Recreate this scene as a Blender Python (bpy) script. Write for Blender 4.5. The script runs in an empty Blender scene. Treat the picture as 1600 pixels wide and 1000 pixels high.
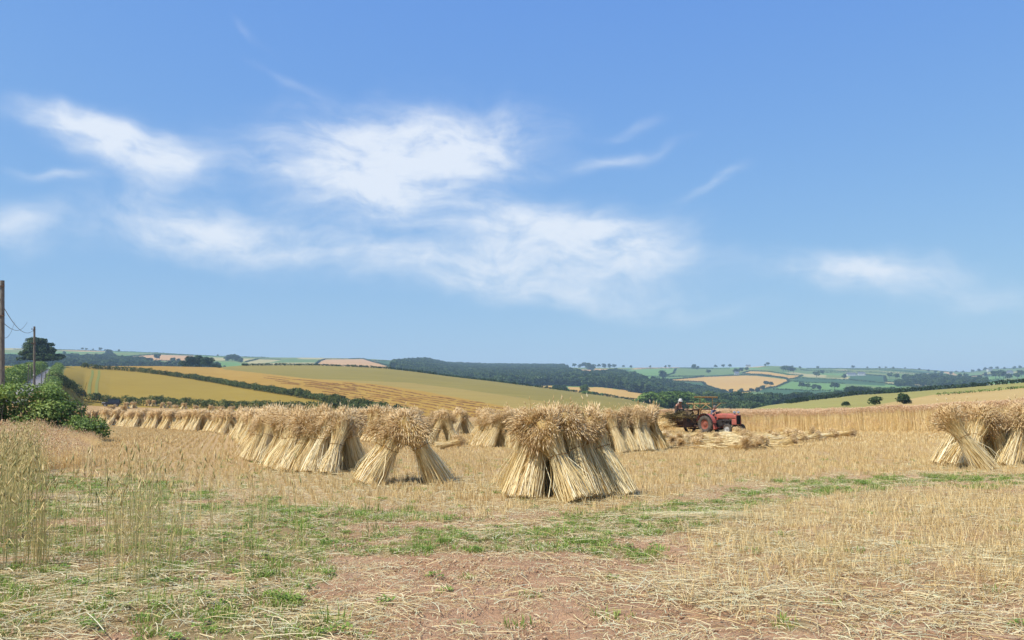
import bpy, math, random
import numpy as np
from mathutils import Vector, Matrix, Euler

# ------------------------------------------------------------------ camera, sky, sun, exposure
sc = bpy.context.scene
COL = sc.collection
F = 1333.0                     # focal length in photo pixels (photo 1600 x 1000)
EYE = 1.5
PITCH = math.atan(141.0 / F)
cd = bpy.data.cameras.new('camera')
cd.sensor_fit = 'HORIZONTAL'; cd.sensor_width = 36.0; cd.lens = 36.0 * F / 1600.0
cd.clip_start = 0.1; cd.clip_end = 30000
cam = bpy.data.objects.new('camera', cd); COL.objects.link(cam)
cam.location = (0, 0, EYE); cam.rotation_euler = (math.pi / 2 + PITCH, 0, 0)
sc.camera = cam

SUN_EL = math.radians(54)
SUN_AZ = math.radians(238)      # compass style: 0 = +Y (ahead), 90 = +X (right)
sdir = Vector((math.sin(SUN_AZ) * math.cos(SUN_EL), math.cos(SUN_AZ) * math.cos(SUN_EL), math.sin(SUN_EL)))
sl = bpy.data.lights.new('sun', 'SUN'); sl.energy = 5.0; sl.angle = math.radians(0.53); sl.color = (1.0, 0.965, 0.89)
so = bpy.data.objects.new('sun', sl); COL.objects.link(so)
so.rotation_euler = sdir.to_track_quat('Z', 'Y').to_euler()
so.location = (0, 0, 60)

vs = sc.view_settings
vs.view_transform = 'Standard'; vs.look = 'None'; vs.gamma = 1.0; vs.use_curve_mapping = False; vs.exposure = 0.12
sc.display_settings.display_device = 'sRGB'
cy = sc.cycles
cy.max_bounces = 6; cy.diffuse_bounces = 3; cy.glossy_bounces = 2; cy.transmission_bounces = 3
cy.transparent_max_bounces = 6; cy.volume_bounces = 0; cy.use_denoising = True
cy.caustics_reflective = False; cy.caustics_refractive = False
try: cy.sample_clamp_indirect = 8.0
except Exception: pass

W = bpy.data.worlds.new('World'); sc.world = W; W.use_nodes = True
nt = W.node_tree; nt.nodes.clear()

class NB:
    """small helper to write node math"""
    def __init__(s, nt): s.nt = nt
    def n(s, t, **kw):
        x = s.nt.nodes.new(t)
        for k, v in kw.items(): setattr(x, k, v)
        return x
    def put(s, sock, v):
        if hasattr(v, 'is_output'): s.nt.links.new(v, sock)
        else: sock.default_value = v
    def m(s, op, a, b=None, c=None, clamp=False):
        x = s.n('ShaderNodeMath', operation=op); x.use_clamp = clamp
        s.put(x.inputs[0], a)
        if b is not None: s.put(x.inputs[1], b)
        if c is not None: s.put(x.inputs[2], c)
        return x.outputs[0]
    def mr(s, v, a, b, c=0.0, d=1.0, smooth=True):
        x = s.n('ShaderNodeMapRange'); x.interpolation_type = 'SMOOTHSTEP' if smooth else 'LINEAR'
        s.put(x.inputs['Value'], v)
        x.inputs['From Min'].default_value = a; x.inputs['From Max'].default_value = b
        x.inputs['To Min'].default_value = c; x.inputs['To Max'].default_value = d
        return x.outputs[0]
    def mix(s, f, a, b, blend='MIX'):
        x = s.n('ShaderNodeMix', data_type='RGBA', blend_type=blend)
        s.put(x.inputs[0], f); s.put(x.inputs[6], a); s.put(x.inputs[7], b)
        return x.outputs[2]
    def noise(s, vec, scale, detail=3, rough=0.55, dist=0.0, lac=2.0):
        x = s.n('ShaderNodeTexNoise'); x.inputs['Scale'].default_value = scale
        x.inputs['Detail'].default_value = detail; x.inputs['Roughness'].default_value = rough
        x.inputs['Distortion'].default_value = dist; x.inputs['Lacunarity'].default_value = lac
        if vec is not None: s.nt.links.new(vec, x.inputs['Vector'])
        return x
    def mapping(s, vec, scale=(1, 1, 1), rot=(0, 0, 0), loc=(0, 0, 0)):
        x = s.n('ShaderNodeMapping'); s.nt.links.new(vec, x.inputs['Vector'])
        x.inputs['Scale'].default_value = scale; x.inputs['Rotation'].default_value = rot; x.inputs['Location'].default_value = loc
        return x.outputs[0]

def rgba(c): return (c[0], c[1], c[2], 1.0)
def lin(v):
    v = v / 255.0
    return v / 12.92 if v <= 0.04045 else ((v + 0.055) / 1.055) ** 2.4
def S(r, g, b, k=1.0): return (lin(r) / k, lin(g) / k, lin(b) / k)

def pxdir(px, py):
    """direction of a photo pixel in world space (per unit of Y)"""
    dx = (px - 800.0) / F; dy = (500.0 - py) / F
    c, s = math.cos(PITCH), math.sin(PITCH)
    y = c - s * dy
    return dx / y, (s + c * dy) / y
def at(px, py, Y):
    u, t = pxdir(px, py); return Vector((u * Y, Y, EYE + t * Y))
def project(X, Y, Z):
    c, s = math.cos(PITCH), math.sin(PITCH)
    fw = Y * c + (Z - EYE) * s; up = -Y * s + (Z - EYE) * c
    return 800 + F * X / fw, 500 - F * up / fw

# sky: Nishita with high thin clouds mixed in by direction
b = NB(nt)
sky = b.n('ShaderNodeTexSky'); sky.sky_type = 'NISHITA'; sky.sun_disc = False
sky.sun_elevation = SUN_EL; sky.sun_rotation = SUN_AZ
sky.air_density = 1.0; sky.dust_density = 0.6; sky.ozone_density = 2.2; sky.altitude = 100
SKY_STRENGTH = 0.115
geo = b.n('ShaderNodeTexCoord')
sep = b.n('ShaderNodeSeparateXYZ'); nt.links.new(geo.outputs['Generated'], sep.inputs[0])
az = b.m('ARCTAN2', sep.outputs[0], sep.outputs[1])
el = b.m('ARCSINE', sep.outputs[2])
comb = b.n('ShaderNodeCombineXYZ'); nt.links.new(az, comb.inputs[0]); nt.links.new(el, comb.inputs[1])
ae = comb.outputs[0]
warpn = b.noise(ae, 5.0, 3, 0.55)
warp = b.n('ShaderNodeVectorMath', operation='MULTIPLY_ADD')
nt.links.new(warpn.outputs['Color'], warp.inputs[0]); warp.inputs[1].default_value = (0.14, 0.09, 0); nt.links.new(ae, warp.inputs[2])
wv = warp.outputs[0]
sepw = b.n('ShaderNodeSeparateXYZ'); nt.links.new(wv, sepw.inputs[0])
wx, wy = b.m('SUBTRACT', sepw.outputs[0], 0.07), b.m('SUBTRACT', sepw.outputs[1], 0.045)
def cloud_blob(px, py, rx, ry, ang, amp):
    u, t = pxdir(px, py)
    a0 = math.atan(u); e0 = math.atan(t / math.sqrt(1 + u * u))
    ca, sa = math.cos(math.radians(ang)), math.sin(math.radians(ang))
    dx = b.m('SUBTRACT', wx, a0); dy = b.m('SUBTRACT', wy, e0)
    p = b.m('MULTIPLY', b.m('ADD', b.m('MULTIPLY', dx, ca), b.m('MULTIPLY', dy, sa)), F / rx)
    q = b.m('MULTIPLY', b.m('SUBTRACT', b.m('MULTIPLY', dy, ca), b.m('MULTIPLY', dx, sa)), F / ry)
    r2 = b.m('ADD', b.m('MULTIPLY', p, p), b.m('MULTIPLY', q, q))
    g = b.m('POWER', 2.718, b.m('MULTIPLY', r2, -1.0))
    return b.m('MULTIPLY', g, amp)
blobs = [(605, 248, 205, 78, 5, 1.12), (510, 292, 115, 32, -8, .4), (750, 225, 125, 40, 14, .5), (585, 320, 80, 28, 0, .4), (150, 216, 100, 27, -6, .88), (225, 255, 80, 36, -6, .85),
         (310, 368, 160, 38, -6, .95), (850, 365, 175, 42, -2, .9), (985, 398, 125, 40, -8, .75), (660, 415, 210, 34, -5, .56), (830, 430, 190, 34, -4, .36),
         (1335, 420, 130, 30, -2, .98), (1105, 290, 60, 13, 22, .5), (960, 248, 95, 14, 12, .42),
         (10, 355, 70, 30, 0, .6), (60, 282, 60, 9, 0, .45), (385, 45, 60, 11, -30, .26), (430, 122, 60, 11, -28, .24),
         (900, 465, 220, 22, -3, .42), (1560, 455, 130, 22, 0, .42), (985, 195, 40, 12, 15, .3), (1090, 490, 120, 14, 0, .3)]
tot = None
for q in blobs:
    g = cloud_blob(*q); tot = g if tot is None else b.m('ADD', tot, g)
# elsewhere round the sky the same thin cloud goes on, sparse
broad = b.noise(geo.outputs['Generated'], 2.2, 2, 0.5)
behind = b.mr(sep.outputs[1], 0.55, 0.2)          # only beyond the sides and behind
bl = b.m('MULTIPLY', b.mr(broad.outputs[0], 0.52, 0.72), behind)
tot = b.m('ADD', tot, b.m('MULTIPLY', bl, 0.8))
# fibres: stretched fractal noise, combed slightly up to the right
fib = b.noise(b.mapping(wv, (9, 36, 1), (0, 0, math.radians(14))), 1.0, 8, 0.58, 0.12)
fib2 = b.noise(b.mapping(wv, (22, 34, 1), (0, 0, math.radians(35)), (3, 1, 0)), 1.0, 7, 0.6, 0.15)
fi = b.m('ADD', b.m('MULTIPLY', fib.outputs[0], 0.55), b.m('MULTIPLY', fib2.outputs[0], 0.45))
dens = b.m('MULTIPLY', tot, b.m('ADD', b.m('MULTIPLY', fi, 3.0), -0.6))
dens = b.mr(dens, 0.06, 1.14, 0.0, 0.84)
lowfade = b.mr(el, 0.0, 0.12, 0.25, 1.0)
dens = b.m('MULTIPLY', dens, lowfade)
# camera-like tone curve of the blue sky, the same over the whole dome
k = 1 / SKY_STRENGTH
ssp = b.n('ShaderNodeSeparateColor'); nt.links.new(sky.outputs[0], ssp.inputs[0])
scm = b.n('ShaderNodeCombineColor')
for i, (A_, g_) in enumerate(((0.72, .84), (.775, .62), (.80, .13))):
    v = b.m('POWER', b.m('MULTIPLY', ssp.outputs[i], SKY_STRENGTH), g_)
    nt.links.new(b.m('MULTIPLY', v, A_ * k), scm.inputs[i])
cmix = b.mix(dens, scm.outputs[0], (0.86 * k, 0.90 * k, 0.95 * k, 1))
bg = b.n('ShaderNodeBackground'); nt.links.new(cmix, bg.inputs[0]); bg.inputs[1].default_value = SKY_STRENGTH
wo = b.n('ShaderNodeOutputWorld'); nt.links.new(bg.outputs[0], wo.inputs[0])

# ------------------------------------------------------------------ helpers
rng = np.random.default_rng(7)
random.seed(7)

def tag(o, label=None, cat=None, group=None, kind=None):
    if label: o['label'] = label
    if cat: o['category'] = cat
    if group: o['group'] = group
    if kind: o['kind'] = kind
    return o
def empty(name, loc, rz=0.0):
    o = bpy.data.objects.new(name, None); COL.objects.link(o)
    o.location = loc; o.rotation_euler = (0, 0, rz); o.empty_display_size = 0.3
    return o
def mesh(name, V, Q=None, T=None, mats=(), mi=None, rnd=None, smooth=False, attrs=None):
    """numpy mesh: Q quads, T tris, rnd one value per vertex"""
    me = bpy.data.meshes.new(name)
    V = np.asarray(V, np.float32).reshape(-1, 3)
    Q = np.zeros((0, 4), np.int32) if Q is None else np.asarray(Q, np.int32).reshape(-1, 4)
    T = np.zeros((0, 3), np.int32) if T is None else np.asarray(T, np.int32).reshape(-1, 3)
    me.vertices.add(len(V)); me.vertices.foreach_set('co', V.ravel())
    nl = Q.size + T.size; me.loops.add(nl)
    me.loops.foreach_set('vertex_index', np.concatenate([Q.ravel(), T.ravel()]).astype(np.int32))
    npol = len(Q) + len(T); me.polygons.add(npol)
    st = np.concatenate([np.arange(len(Q)) * 4, len(Q) * 4 + np.arange(len(T)) * 3]).astype(np.int32)
    me.polygons.foreach_set('loop_start', st)
    if mi is not None: me.polygons.foreach_set('material_index', np.asarray(mi, np.int32))
    for m in mats: me.materials.append(m)
    if rnd is not None:
        a = me.attributes.new('rnd', 'FLOAT', 'POINT'); a.data.foreach_set('value', np.asarray(rnd, np.float32))
    if attrs:
        for kname, arr in attrs.items():
            a = me.attributes.new(kname, 'FLOAT', 'POINT'); a.data.foreach_set('value', np.asarray(arr, np.float32))
    me.update(calc_edges=True)
    if smooth: me.polygons.foreach_set('use_smooth', np.ones(npol, bool))
    me.validate()
    return me
def link(name, me, parent=None, loc=None, rot=None):
    o = bpy.data.objects.new(name, me); COL.objects.link(o)
    if parent is not None: o.parent = parent
    if loc is not None: o.location = loc
    if rot is not None: o.rotation_euler = rot
    return o

class MB:
    """collects simple solids into one mesh"""
    def __init__(s): s.v = []; s.f = []; s.n = 0
    def add(s, V, Fc):
        V = [tuple(x) for x in V]
        s.v += V; s.f += [tuple(i + s.n for i in f) for f in Fc]; s.n += len(V); return s
    def box(s, c, d, R=None, taper=1.0):
        x, y, z = [q / 2 for q in d]; P = []
        for sz in (-1, 1):
            k = taper if sz > 0 else 1.0
            for sx, sy in ((-1, -1), (1, -1), (1, 1), (-1, 1)):
                p = Vector((sx * x * k, sy * y * k, sz * z))
                if R is not None: p = R @ p
                P.append(p + Vector(c))
        return s.add(P, [(3, 2, 1, 0), (4, 5, 6, 7), (0, 1, 5, 4), (1, 2, 6, 5), (2, 3, 7, 6), (3, 0, 4, 7)])
    def tube(s, pts, r, n=8, cap=True):
        pts = [Vector(p) for p in pts]
        rs = r if isinstance(r, (list, tuple)) else [r] * len(pts)
        P = []; Fc = []
        up = Vector((0, 0, 1)); prev = None
        for i, p in enumerate(pts):
            d = (pts[min(i + 1, len(pts) - 1)] - pts[max(i - 1, 0)]).normalized()
            if prev is None:
                a = d.cross(up if abs(d.z) < 0.9 else Vector((1, 0, 0))).normalized()
            else:
                a = (prev - d * prev.dot(d)).normalized()
            prev = a; bb = d.cross(a)
            for k in range(n):
                t = 2 * math.pi * k / n
                P.append(p + (a * math.cos(t) + bb * math.sin(t)) * rs[i])
        for i in range(len(pts) - 1):
            for k in range(n):
                k2 = (k + 1) % n
                Fc.append((i * n + k, i * n + k2, (i + 1) * n + k2, (i + 1) * n + k))
        if cap:
            Fc.append(tuple(range(n - 1, -1, -1))); Fc.append(tuple((len(pts) - 1) * n + k for k in range(n)))
        return s.add(P, Fc)
    def lathe(s, prof, n=24, axis='Y', c=(0, 0, 0), closed=False):
        """prof: (radius, along)"""
        P = []; Fc = []
        for (r, h) in prof:
            for k in range(n):
                t = 2 * math.pi * k / n; x, z = r * math.cos(t), r * math.sin(t)
                p = (x, h, z) if axis == 'Y' else ((h, x, z) if axis == 'X' else (x, z, h))
                P.append((p[0] + c[0], p[1] + c[1], p[2] + c[2]))
        m = len(prof)
        for i in range(m if closed else m - 1):
            j = (i + 1) % m
            for k in range(n):
                k2 = (k + 1) % n; Fc.append((i * n + k, j * n + k, j * n + k2, i * n + k2))
        return s.add(P, Fc)
    def loft(s, rings, cap=True):
        n = len(rings[0]); P = [p for r in rings for p in r]; Fc = []
        for i in range(len(rings) - 1):
            for k in range(n):
                k2 = (k + 1) % n; Fc.append((i * n + k, i * n + k2, (i + 1) * n + k2, (i + 1) * n + k))
        if cap: Fc.append(tuple(range(n - 1, -1, -1))); Fc.append(tuple((len(rings) - 1) * n + k for k in range(n)))
        return s.add(P, Fc)
    def build(s, name, m, parent=None, smooth=False, bevel=0.0):
        me = bpy.data.meshes.new(name); me.from_pydata(s.v, [], s.f)
        me.materials.append(m); me.validate(); me.update()
        import bmesh
        bm = bmesh.new(); bm.from_mesh(me); bmesh.ops.recalc_face_normals(bm, faces=bm.faces[:])
        if bevel > 0:
            bmesh.ops.bevel(bm, geom=[e for e in bm.edges if e.is_manifold and e.calc_face_angle(0) > 0.6], offset=bevel, segments=2, profile=0.5, affect='EDGES')
        bm.to_mesh(me); bm.free()
        if smooth: me.polygons.foreach_set('use_smooth', [True] * len(me.polygons))
        return link(name, me, parent)

def hash2(ix, iy, seed):
    h = (ix.astype(np.int64) * 374761393 + iy.astype(np.int64) * 668265263 + seed * 1442695041) & 0x7fffffff
    h = ((h ^ (h >> 13)) * 1274126177) & 0x7fffffff
    return ((h ^ (h >> 16)) & 0xffff) / 65535.0
def vnoise(x, y, seed=0):
    x = np.asarray(x, float); y = np.asarray(y, float)
    ix = np.floor(x); iy = np.floor(y); fx = x - ix; fy = y - iy
    fx = fx * fx * (3 - 2 * fx); fy = fy * fy * (3 - 2 * fy)
    a = hash2(ix, iy, seed); bb = hash2(ix + 1, iy, seed); c = hash2(ix, iy + 1, seed); d = hash2(ix + 1, iy + 1, seed)
    return (a * (1 - fx) + bb * fx) * (1 - fy) + (c * (1 - fx) + d * fx) * fy
def fbm(x, y, sc_=1.0, o=4, seed=0):
    t = 0; a = 0.5; s = 0
    for i in range(o):
        t = t + a * vnoise(np.asarray(x) * sc_, np.asarray(y) * sc_, seed + i * 17); s += a; a *= 0.5; sc_ *= 2.03
    return t / s
def sm(a, bb, v):
    t = np.clip((np.asarray(v, float) - a) / (bb - a), 0, 1); return t * t * (3 - 2 * t)

# ------------------------------------------------------------------ materials
def base_mat(name):
    m = bpy.data.materials.new(name); m.use_nodes = True
    n = m.node_tree; n.nodes.clear()
    bb = NB(n); out = bb.n('ShaderNodeOutputMaterial')
    return m, n, bb, out
def mat(name, c1, c2=None, rough=0.8, scale=6.0, detail=4, metal=0.0, bump=0.0, bscale=40.0, spec=0.3, coat=0.0, coords='Object', attr=0.0, stretch=(1, 1, 1)):
    m, n, bb, out = base_mat(name)
    p = bb.n('ShaderNodeBsdfPrincipled')
    tc = bb.n('ShaderNodeTexCoord'); vec = tc.outputs[coords]
    if coords == 'World':
        pass
    if stretch != (1, 1, 1): vec = bb.mapping(vec, stretch)
    c2 = c2 or tuple(x * 0.7 for x in c1)
    nz = bb.noise(vec, scale, detail, 0.6)
    fac = bb.mr(nz.outputs[0], 0.3, 0.7)
    if attr:
        a = bb.n('ShaderNodeAttribute'); a.attribute_name = 'rnd'
        fac = bb.m('ADD', bb.m('MULTIPLY', fac, 1 - attr), bb.m('MULTIPLY', a.outputs['Fac'], attr))
    n.links.new(bb.mix(fac, rgba(c1), rgba(c2)), p.inputs['Base Color'])
    p.inputs['Roughness'].default_value = rough; p.inputs['Metallic'].default_value = metal
    p.inputs['Specular IOR Level'].default_value = spec; p.inputs['Coat Weight'].default_value = coat
    if bump:
        nb = bb.noise(vec, bscale, 4, 0.6); bp = bb.n('ShaderNodeBump'); bp.inputs['Strength'].default_value = bump; bp.inputs['Distance'].default_value = 0.02
        n.links.new(nb.outputs[0], bp.inputs['Height']); n.links.new(bp.outputs[0], p.inputs['Normal'])
    n.links.new(p.outputs[0], out.inputs[0])
    return m
def leaf_mat(name, stops, transl=0.35, rough=0.6, inst=0.25, spec=0.25, tcol=None):
    """stops: colours picked by each piece's own 'rnd' value; thin, lets light through"""
    m, n, bb, out = base_mat(name)
    a = bb.n('ShaderNodeAttribute'); a.attribute_name = 'rnd'
    oi = bb.n('ShaderNodeObjectInfo')
    v = bb.m('ADD', a.outputs['Fac'], bb.m('MULTIPLY', bb.m('SUBTRACT', oi.outputs['Random'], 0.5), inst), clamp=True)
    cr = bb.n('ShaderNodeValToRGB'); e = cr.color_ramp.elements
    while len(e) < len(stops): e.new(0.5)
    for i, c in enumerate(stops):
        e[i].position = i / (len(stops) - 1); e[i].color = rgba(c)
    n.links.new(v, cr.inputs[0])
    p = bb.n('ShaderNodeBsdfPrincipled'); n.links.new(cr.outputs[0], p.inputs['Base Color'])
    p.inputs['Roughness'].default_value = rough; p.inputs['Specular IOR Level'].default_value = spec
    if transl > 0:
        t = bb.n('ShaderNodeBsdfTranslucent')
        tc = cr.outputs[0]
        if tcol: tc = bb.mix(1.0, cr.outputs[0], rgba(tcol), 'MULTIPLY')
        n.links.new(tc, t.inputs[0])
        mx = bb.n('ShaderNodeMixShader'); mx.inputs[0].default_value = transl
        n.links.new(p.outputs[0], mx.inputs[1]); n.links.new(t.outputs[0], mx.inputs[2])
        n.links.new(mx.outputs[0], out.inputs[0])
    else: n.links.new(p.outputs[0], out.inputs[0])
    return m
K = 1.35
def field_mat(name, c1, c2, s1=0.02, s2=0.35, amt2=0.35, stretch=(1, 1, 1), rot=0.0, rough=0.95, c3=None, fine=2.5, tram=None):
    """field surface in metres: broad patches, finer mottling, and crop relief"""
    m, n, bb, out = base_mat(name)
    p = bb.n('ShaderNodeBsdfPrincipled'); p.inputs['Roughness'].default_value = rough; p.inputs['Specular IOR Level'].default_value = 0.1
    g = bb.n('ShaderNodeNewGeometry'); vec = bb.mapping(g.outputs['Position'], stretch, (0, 0, rot))
    a = bb.noise(vec, s1, 4, 0.6); f = bb.noise(vec, s2, 5, 0.65); q = bb.noise(vec, fine, 3, 0.7)
    fac = bb.m('ADD', bb.m('MULTIPLY', bb.mr(a.outputs[0], 0.3, 0.7), 1 - amt2), bb.m('MULTIPLY', bb.mr(f.outputs[0], 0.3, 0.7), amt2))
    col = bb.mix(fac, rgba(c1), rgba(c2))
    col = bb.mix(bb.mr(q.outputs[0], 0.5, 0.8, 0.0, 0.45), col, rgba(c3 or tuple(x * 0.62 for x in c2)))
    if tram:                                        # pairs of sprayer wheelings through the crop
        ang, gap = tram; sp = bb.n('ShaderNodeSeparateXYZ'); n.links.new(bb.mapping(g.outputs['Position'], (1, 1, 1), (0, 0, ang)), sp.inputs[0])
        w = bb.m('ADD', sp.outputs[0], bb.m('MULTIPLY', a.outputs[0], 9.0)); fr = bb.m('MULTIPLY', bb.m('FRACT', bb.m('MULTIPLY', w, 1 / gap)), gap)
        l1 = bb.m('LESS_THAN', bb.m('ABSOLUTE', bb.m('SUBTRACT', fr, 2.0)), .45); l2 = bb.m('LESS_THAN', bb.m('ABSOLUTE', bb.m('SUBTRACT', fr, 4.0)), .45)
        col = bb.mix(bb.m('MULTIPLY', bb.m('MAXIMUM', l1, l2), .45), col, rgba(c3 or tuple(x * 0.62 for x in c2)))
    n.links.new(col, p.inputs['Base Color'])
    bp = bb.n('ShaderNodeBump'); bp.inputs['Strength'].default_value = 0.5; bp.inputs['Distance'].default_value = 0.25
    n.links.new(q.outputs[0], bp.inputs['Height']); n.links.new(bp.outputs[0], p.inputs['Normal'])
    n.links.new(p.outputs[0], out.inputs[0])
    return m

M = {}
M['straw'] = leaf_mat('straw', [S(176, 136, 76, 1.0), S(224, 194, 130, 1.0), S(242, 222, 168, 1.0), S(252, 242, 208, 1.0)], 0.16, 0.45, 0.12, 0.4, (1, .86, .6))
M['ears'] = leaf_mat('wheat_ears', [S(176, 138, 88, 1.0), S(216, 182, 130, 1.0), S(236, 206, 156, 1.0), S(248, 230, 192, 1.0)], 0.14, 0.65, 0.12, 0.2, (1, .75, .45))
M['twine'] = mat('twine', S(150, 110, 60), rough=0.9)
M['stubble'] = leaf_mat('stubble', [S(162, 130, 80, 1.0), S(208, 177, 120, 1.0), S(230, 203, 146, 1.0), S(246, 230, 184, 1.0)], 0.15, 0.7, 0.2, 0.2)
M['litter'] = leaf_mat('straw_litter', [S(150, 120, 72, 1.02), S(205, 178, 120, 1.02), S(228, 208, 160, 1.02), S(188, 190, 150, 1.02), S(240, 226, 186, 1.02)], 0.1, 0.55, 0.1, 0.3)
M['grass'] = leaf_mat('grass_blades', [S(84, 112, 44, 1.0), S(128, 156, 64, 1.0), S(164, 184, 86, 1.0), S(196, 200, 120, 1.0)], 0.35, 0.55, 0.3, 0.3)
M['greenwheat'] = leaf_mat('unripe_wheat', [S(142, 142, 88, 1.0), S(192, 176, 114, 1.0), S(222, 196, 134, 1.0), S(240, 216, 164, 1.0)], 0.25, 0.6, 0.3, 0.25)
M['wheat'] = leaf_mat('ripe_wheat', [S(228, 200, 140, .97), S(240, 218, 164, .97), S(247, 230, 182, .97), S(251, 238, 204, .97)], 0.3, 0.6, 0.2, 0.25, (1, .92, .74))
M['wheatears'] = leaf_mat('ripe_wheat_ears', [S(190, 146, 104, 1.0), S(216, 176, 132, 1.0), S(232, 198, 156, 1.0), S(244, 220, 186, 1.0)], 0.25, 0.7, 0.2, 0.2)
M['hedge'] = leaf_mat('hedge_leaves', [S(62, 76, 34, 1.0), S(98, 120, 52, 1.0), S(134, 156, 70, 1.0), S(174, 186, 102, 1.0)], 0.3, 0.5, 0.1, 0.35)
M['leaf'] = leaf_mat('tree_leaves', [S(46, 64, 32, 1.1), S(70, 94, 44, 1.1), S(96, 120, 56, 1.1), S(122, 140, 70, 1.1)], 0.28, 0.6, 0.35, 0.2)
M['leafdark'] = leaf_mat('dark_tree_leaves', [S(40, 56, 34, 1.1), S(54, 74, 40, 1.1), S(74, 96, 48, 1.1), S(100, 118, 62, 1.1)], 0.2, 0.6, 0.6, 0.2)
M['leaflight'] = leaf_mat('light_tree_leaves', [S(58, 78, 36, 1.0), S(88, 112, 50, 1.0), S(116, 140, 64, 1.0), S(144, 162, 84, 1.0)], 0.3, 0.6, 0.3, 0.2)
M['fieldhedge'] = leaf_mat('field_hedge_leaves', [S(48, 58, 30, 1.1), S(76, 90, 44, 1.1), S(104, 116, 58, 1.1), S(140, 138, 82, 1.1)], 0.25, 0.6, 0.1, 0.2)
M['bark'] = mat('bark', S(96, 84, 68), S(62, 54, 44), 0.9, 3, bump=0.4)
M['pole'] = mat('weathered_pole', S(128, 120, 108), S(92, 84, 74), 0.85, 5, bump=0.3, stretch=(6, 6, 0.6))
M['wire'] = mat('wire', S(70, 72, 76), rough=0.6)
# ------------------------------------------------------------------ terrain
def knots(rows):
    """rows of (photo x, photo y, distance) -> (u, Y, z) arrays along the direction u = X / Y"""
    r = []
    for px, py, Y in rows:
        u, t = pxdir(px, py); r.append((u, Y, EYE + t * Y))
    r.sort(); return np.array(r)
K1 = knots([(-900, 622, 90), (-300, 622, 90), (0, 619, 95), (60, 618, 100), (90, 625, 140), (130, 633, 205), (170, 635, 215), (250, 637, 212), (350, 641, 202), (450, 645, 190),
            (560, 648, 182), (700, 651, 165), (800, 653, 150), (1000, 656, 120), (1200, 656, 110), (1400, 653, 105), (1600, 645, 100), (1900, 636, 100), (2600, 630, 100)])
K2 = knots([(-900, 560, 500), (-300, 568, 420), (0, 571.5, 360), (45, 573, 340), (75, 576.5, 330), (95, 572.5, 345), (150, 572, 400), (250, 572, 460), (340, 574, 520), (380, 571, 560), (490, 570.5, 580),
            (550, 573, 580), (600, 575.5, 570), (650, 581, 560), (700, 588, 550), (760, 594.5, 540), (800, 599.5, 540), (850, 606, 540), (920, 615, 540), (1005, 627, 530), (1050, 640, 500), (1100, 648, 420), (1150, 644, 360),
            (1200, 633.5, 340), (1250, 627, 340), (1300, 622, 330), (1340, 617, 320), (1400, 614, 310), (1500, 606, 300), (1600, 597.5, 290), (1800, 584, 290), (2600, 572, 300)])
def drop(kk, dy, dz):
    k = kk.copy(); k[:, 1] += dy; k[:, 2] = np.minimum(k[:, 2] - dz, k[:, 2]); return k
K3 = drop(K2, 170, 26)
K4 = knots([(-900, 590, 950), (0, 577, 950), (150, 580, 950), (340, 583, 980), (600, 584, 1000), (700, 600, 950), (800, 606, 880), (850, 614, 800), (920, 617, 760), (960, 619, 740), (1005, 625, 740), (1050, 634, 800),
            (1100, 640, 860), (1200, 640, 860), (1300, 632, 880), (1400, 626, 900), (1500, 618, 920), (1600, 614, 920), (2600, 614, 950)])
K5 = knots([(-900, 580, 1150), (0, 571, 1200), (150, 574, 1200), (340, 576, 1200), (600, 580, 1250), (700, 597, 1150), (800, 603, 1100), (870, 605, 1080), (920, 606, 1050), (960, 608, 1040), (1005, 614, 1050), (1050, 620, 1100),
            (1100, 626, 1150), (1200, 626, 1150), (1300, 620, 1150), (1400, 614, 1200), (1500, 607, 1250), (1600, 603, 1250), (2600, 603, 1300)])
K6 = knots([(-900, 548, 2500), (0, 543.5, 2400), (100, 546, 2400), (186, 549, 2450), (244, 551, 2500), (336, 556, 2500), (420, 558.5, 2500), (500, 559, 2500), (560, 560, 2450), (620, 563.5, 2400), (664, 565.5, 2300),
            (700, 572, 2500), (760, 573.5, 2800), (880, 574.5, 2800), (960, 574.5, 2800), (1000, 574.5, 2700), (1060, 574, 2600), (1120, 574.5, 2600), (1170, 574, 2500), (1200, 571.5, 2500), (1225, 572.5, 2500), (1260, 575.5, 2700), (1310, 575.5, 2900),
            (1400, 575.5, 3000), (1440, 577.5, 3100), (1480, 580.5, 3200), (1515, 581.5, 3200), (1550, 576.5, 3200), (1580, 575.5, 3200), (1600, 574, 3200), (1800, 570, 3200), (2600, 566, 3200)])
K7 = drop(K6, 900, 60); K8 = K7.copy(); K8[:, 1] += 1600; K8[:, 2] = -20
Y0 = 60.0
K0b = K1.copy(); K0b[:, 1] = np.minimum(112, np.maximum(66, .84 * K1[:, 1])); K0b[:, 2] = 0.0
KS = [K0b, K1, K2, K3, K4, K5, K6, K7, K8]
def near_z(X, Y):
    X = np.asarray(X, float); Y = np.asarray(Y, float)
    xp = np.clip(X, 0, 40)
    z = 0.00075 * xp * xp * (1 - sm(44, 58, Y))
    w = sm(2, 5, Y) * (1 - sm(30, 56, Y))
    z = z + w * ((fbm(X, Y, 0.5, 3, 3) - 0.5) * 0.10 + (fbm(X, Y, 2.4, 3, 5) - 0.5) * 0.045 * (1 - sm(12, 24, Y)))
    return z
def knot_yz(u):
    Ys = np.stack([np.interp(u, k_[:, 0], k_[:, 1]) for k_ in KS]); Zs = np.stack([np.interp(u, k_[:, 0], k_[:, 2]) for k_ in KS])
    o = np.ones_like(u)[None]
    return np.concatenate([o * Y0, Ys]), np.concatenate([o * 0.0, Zs])
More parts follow.
